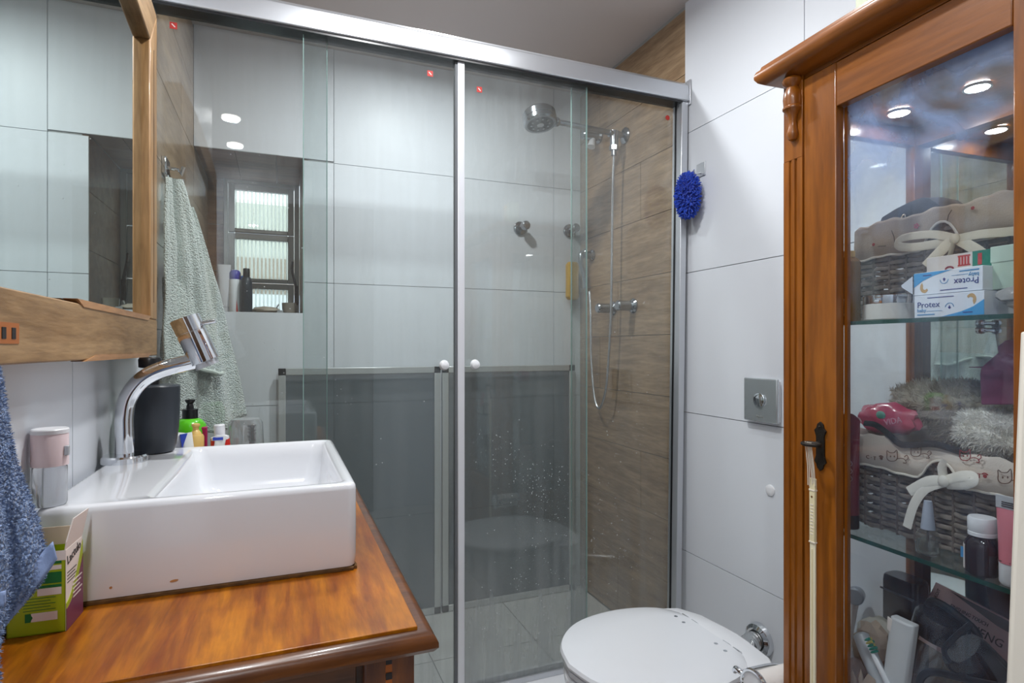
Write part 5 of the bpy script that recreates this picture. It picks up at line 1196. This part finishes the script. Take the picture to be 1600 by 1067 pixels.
# pink tube at the right
q = cat(1567, 915, .040); tx_ = q.x+.011
t = thing('cosmetic_tube', 'translucent pink tube with white foot and crimped top beside the medicine bottle', 'tube', (tx_, .042, ZS2))
rg = []
for f in (0, .2, .5, .8, 1.0):
    a = .0150+.006*f; b = .0150*(1-f)**.6+.0014
    rg.append([Vector((tx_+a*math.cos(2*math.pi*j/24), .042+b*math.sin(2*math.pi*j/24), ZS2+.032+.075*f)) for j in range(24)])
M().loft(rg).build('body', mat('pink_tube', (214, 128, 140), .25, coat=.3), t)
M().box(tx_-.0212, tx_+.0212, .0405, .0435, ZS2+.107, ZS2+.126).build('crimp', mat('grey_crimp', (196, 198, 202), .35), t, 35, .0008)
for k in range(3): M().box(tx_-.013, tx_+.008, .0398, .0406, ZS2+.110+.003*k, ZS2+.1115+.003*k).build('print_line', ink_g, t, 0)
M().lathe([(.013, 0), (.0152, .004), (.0154, .031), (.013, .033)], (tx_, .042, ZS2)).build('cap', white_pl, t)
M().box(tx_-.010, tx_+.006, .0268, .0275, ZS2+.034, ZS2+.035).build('print_line', ink_g, t, 0)

# ---- bottom of the cabinet
zb0 = ZS0
# pink carton leaning in the corner
keep = FR[0]; tl_ = cat(1462, 909, .262); a_ = math.radians(8)
xa = Vector((math.cos(a_), 0, -math.sin(a_))); za = Vector((-.14, .42, .91)); za = (za-za.dot(xa)*xa).normalized(); ya = za.cross(xa)
A_ = Matrix((xa, ya, za)).transposed().to_4x4(); A_.translation = tl_
FR[0] = CAB @ A_
t = thing('pink_carton', 'pale pink carton with dark capital lettering leaning at the back of the bottom shelf', 'box', (0, 0, 0))
M().box(0, .26, 0, .035, -.115, 0).build('carton', mat('pale_pink_card', (226, 192, 194), .5), t, 35, .001)
ld2 = mat('dark_taupe_ink', (70, 54, 50), .5)
text('FINISHING TOUCH', .0095, (.040, -.0004, -.030), (1, 0, 0), (0, 0, 1), ld2, t, sx=.82)
text('NHENG', .020, (.068, -.0004, -.051), (1, 0, 0), (0, 0, 1), ld2, t)
text('KOIT', .008, (.014, -.0004, -.028), (0, 0, 1), (-1, 0, 0), ld2, t)
M().prism([(.03, -.003), (.255, -.003), (.255, -.022), (.12, -.020)], lambda a, b, d: Vector((a, d, b)), -.0008, .0002).build('print_patch', mat('grey_photo_print', (120, 112, 112), .4, var=.5, bscale=14), t, 0)
FR[0] = keep
# clear jar with black handled lid, standing tilted, and a second one lying in front of it
clear = pane_mat('clear_jar_plastic', (.93, .94, .94), .045, refl=2.0, smear=.02)
def flask(label, org, rx, ry, rz, r, L, lh, handle=True):
    keep = FR[0]; FR[0] = CAB @ Matrix.Translation(org) @ Euler((rx, ry, rz)).to_matrix().to_4x4()
    t = thing('clear_flask', label, 'flask', (0, 0, 0), 'clear flasks with black lids in the cabinet')
    M().lathe([(r*.9, -L), (r, -L+.01), (r, -.035), (r*.97, -.02), (r*.78, -.002), (r*.74, .004)], (0, 0, 0), n=36).build('vessel', clear, t, 50)
    M().lathe([(r*.8, .0), (r*.82, .004), (r*.82, lh*.8), (r*.74, lh), (.004, lh)], (0, 0, 0), n=36).build('lid', mat('smoky_black_plastic', (30, 31, 35), .22, coat=.4), t)
    if handle: M().tube(smooth_path([(-r*.55, 0, lh-.004), (-r*.5, 0, lh+.012), (0, 0, lh+.017), (r*.95, 0, lh+.010), (r*1.12, 0, lh-.01), (r*1.05, 0, lh*.3), (r*.8, 0, lh*.35)], 5), .0065, 10, flat=.9).build('handle', mat('satin_black', (34, 36, 40), .3), t)
    FR[0] = keep
q = cat(1466, 992, .105)
flask('clear flask with black handled lid standing tilted on the bottom shelf', q, math.radians(-4), math.radians(14), 0, .050, .118, .036)
q = cat(1545, 1058, .068)
flask('clear flask with black lid lying aslant in front of the pink carton', q, math.radians(24), math.radians(-38), 0.2, .043, .07, .05, False)
t = thing('black_hoop', 'black plastic carrying hoop leaning between the two clear flasks', 'handle', cat(1500, 1010, .05))
M().tube(smooth_path([cat(1517, 975, .021), cat(1498, 990, .021), cat(1478, 1010, .021), cat(1476, 1020, .021), cat(1486, 1036, .021), cat(1510, 1058, .021), cat(1530, 1090, .021)], 5), .0042, 10, flat=.7).build('hoop', mat('satin_black', (34, 36, 40), .3), t)
t = thing('black_hoop', 'flat black plastic handle at the very bottom of the shelf view', 'handle', cat(1465, 1060, .021))
M().tube(smooth_path([cat(1438, 1090, .021), cat(1437, 1065, .021), cat(1446, 1052, .021), cat(1462, 1050, .021), cat(1490, 1056, .021), cat(1530, 1066, .021), cat(1560, 1072, .021)], 5), .006, 10, flat=.6).build('hoop', mat('satin_black', (34, 36, 40), .3), t)
# black case at the back
q = cat(1420, 965, .215)
t = thing('black_case', 'glossy black plastic case standing behind the white card tube', 'case', q)
M().loft([rrect(q.x-.055*k, q.x+.022*k, .205+.01*(1-k), .25-.01*(1-k), z, .014) for k, z in ((.9, zb0+.0005), (1, zb0+.01), (1, H-.478), (.97, H-.468), (.9, H-.464))]).build('shell', mat('glossy_black', (30, 31, 36), .2, coat=.5), t)
M().tube([(q.x-.052, .204, H-.495), (q.x+.020, .204, H-.495)], .0022, 6).build('seam', mat('seam_grey', (70, 72, 78), .3), t)
# white card tube, brush, paper
a = cat(1415, 968, .052); b = cat(1399, 1085, .042)
t = thing('card_tube', 'white flat card sleeve standing on the bottom shelf', 'sleeve', b)
dv = (b-a)
M().loft([[p+Vector((x, y, 0)) for x, y in ((-.021, -.008), (-.012, -.014), (.012, -.014), (.021, -.008), (.021, .006), (-.021, .006))] for p in (a, a+dv*.5, b)]).build('sleeve', mat('white_satin_card', (206, 208, 210), .4), t, 35, .003)
M().prism([(a.x-.022, a.z-.002), (a.x-.012, a.z-.006), (a.x-.016, a.z-.028), (a.x-.023, a.z-.024)], lambda x, y, d: Vector((x, d, y)), a.y-.014, a.y-.012).build('label_patch', card, t, 0)
a = cat(1345, 992, .06); b = cat(1385, 1085, .05)
t = thing('plastic_case', 'translucent white toothbrush case leaning on the bottom shelf', 'case', b)
M().tube([a+(a-b).normalized()*.004, a, a.lerp(b, .3), b], [.007, .0135, .0150, .0150], 20).build('tube', mat('frosted_white', (214, 218, 222), .3, trans=.25), t)
a = cat(1352, 998, .028); b = cat(1382, 1058, .028); b2_ = cat(1402, 1100, .028)
t = thing('toothbrush', 'white toothbrush with green and yellow bristles leaning on its case', 'toothbrush', b)
M().tube(smooth_path([a, a.lerp(b, .2), a.lerp(b, .4), b, b2_], 4), [.0045]*5+[.0038]*4+[.0055]*8, 12, flat=.7).build('handle', white_pl, t)
dv = (b-a).normalized(); nv = Vector((dv.z*-1, 0, dv.x)); nv = -nv if nv.x < 0 else nv
for i in range(5):
    for j in range(2):
        p = a+dv*(.002+.005*i)+Vector((0, -.002+.004*j, 0)); m_ = M()
        m_.tube([p, p+nv*(.011+.002*(i % 2))], [.0018, .0024], 6); m_.build('bristle_tuft', mat('green_bristle', (30, 120, 104), .8) if (i+j) % 2 == 0 or i > 2 else mat('yellow_bristle', (176, 166, 90), .8), t)
t = thing('paper_bag', 'crumpled beige paper bag at the left of the bottom shelf', 'bag', cat(1335, 1050, .05))
q = cat(1330, 1062, .055); kp = mat('beige_paper', (196, 176, 158), .85, bump=.2, bscale=90)
M().ball((q.x-.004, .112, zb0+.064), (.034, .026, .046), 11, 7, .5, 17).build('crumple', kp, t, 12)
q = cat(1352, 1060, .035)
for k, (x0, y0, x1, y1, x2, y2) in enumerate(((1341, 1060, 1345, 1044, 1350, 1062), (1348, 1064, 1356, 1052, 1368, 1062), (1326, 1058, 1332, 1046, 1338, 1060))):
    A_, B_, C_2 = cat(x0, y0, .03), cat(x1, y1, .028), cat(x2, y2, .036)
    dn = Vector((0, .004, -.025)); M().loft([[A_, B_, C_2], [A_+dn, B_+dn, C_2+dn]]).build('torn_edge', kp, t, 0)
t = thing('cloth', 'off-white crumpled cloth heaped on the bottom shelf', 'cloth', cat(1440, 1060, .1))
q = cat(1440, 1050, .1)
M().ball((.065, .165, zb0+.055), (.045, .028, .043), 30, 14, .25, 8).build('heap', mat('offwhite_cloth', (206, 202, 192), .9, bump=.5, bscale=120), t, 60)

# ---- on top of the cabinet
q = cat(1338, 20, .06)
t = thing('soap_carton', 'pale green carton with dark side standing on top of the cabinet', 'box', (q.x, .08, H+.5745))
M().box(q.x-.010, q.x+.016, .07, .12, H+.5745, H+.70).build('carton', mat('pale_sage_card', (196, 208, 180), .5), t, 35, .001)
q2 = cat(1353, 10, .075)
t = thing('tin', 'beige patterned tin beside the pale green carton on top of the cabinet', 'tin', (q2.x, .09, H+.5745))
M().lathe([(.03, 0), (.032, .003), (.032, .10), (.03, .104)], (q2.x+.043, .10, H+.5745), n=32).build('body', mat('beige_tin', (206, 190, 160), .4, var=.35, bscale=30), t)
M().lathe([(.033, .10), (.033, .118), (.03, .12)], (q2.x+.043, .10, H+.5745), n=32).build('lid', gold, t)

# ---- toilet roll holder on the far side of the cabinet, white board leaning at the near end
FR[0] = Matrix.Identity(4)
rc = Vector((.946, .917, H-.692))
t = thing('toilet_roll_holder', 'chrome toilet roll holder with white roll on the side of the cabinet', 'roll holder', rc)
M().lathe([(.028, 0), (.028, .092)], rc+Vector((-.046, 0, 0)), (1, 0, 0), 36).build('paper_roll', mat('tissue_paper', (226, 222, 218), .95, bump=.3, bscale=200), t)
M().lathe([(.029, -.002), (.031, -.006), (.035, -.006), (.0365, -.001), (.034, .004), (.029, .003)], rc+Vector((-.050, 0, 0)), (1, 0, 0), 36, cap=False).build('end_ring', chrome, t)
M().lathe([(.030, -.003), (.030, .001)], rc+Vector((-.050, 0, 0)), (1, 0, 0), 32).build('end_disc', white_pl, t)
M().tube(smooth_path([rc+Vector((-.046, .062, .002)), rc+Vector((-.050, .052, .012)), rc+Vector((-.046, .038, .010)), rc+Vector((-.02, .036, .012)), rc+Vector((.04, .036, .008)), rc+Vector((.057, .02, .004)), rc+Vector((.058, -.022, .0))], 5), .006, 12).build('arm', chrome, t)
M().lathe([(.022, 0), (.022, .006), (.012, .010)], Vector((1.005, .8825, H-.692)), (0, 1, 0), 24).build('wall_rose', chrome, t)
FR[0] = CAB
a = cat(1599, 590, -.055).x; b = cat(1573, 1067, -.085).x
t = thing('white_board', 'cream white board leaning upright at the right edge in front of the cabinet', 'board', (b+.05, -.09, .2))
def lean(z): f = (H+.0-z)/(.6); return a+(b-a)*f, -.05-.035*f
z1_ = H+.02; rg = []
for z in (z1_, .0):
    x, y = lean(z); rg.append([Vector((x, y-.012, z)), Vector((x+.008, y-.02, z)), Vector((x+.16, y-.02, z)), Vector((x+.16, y, z)), Vector((x, y, z))])
M().loft(rg).build('panel', mat('cream_paint', (222, 216, 204), .5), t, 20, .003)
FR[0] = Matrix.Identity(4)
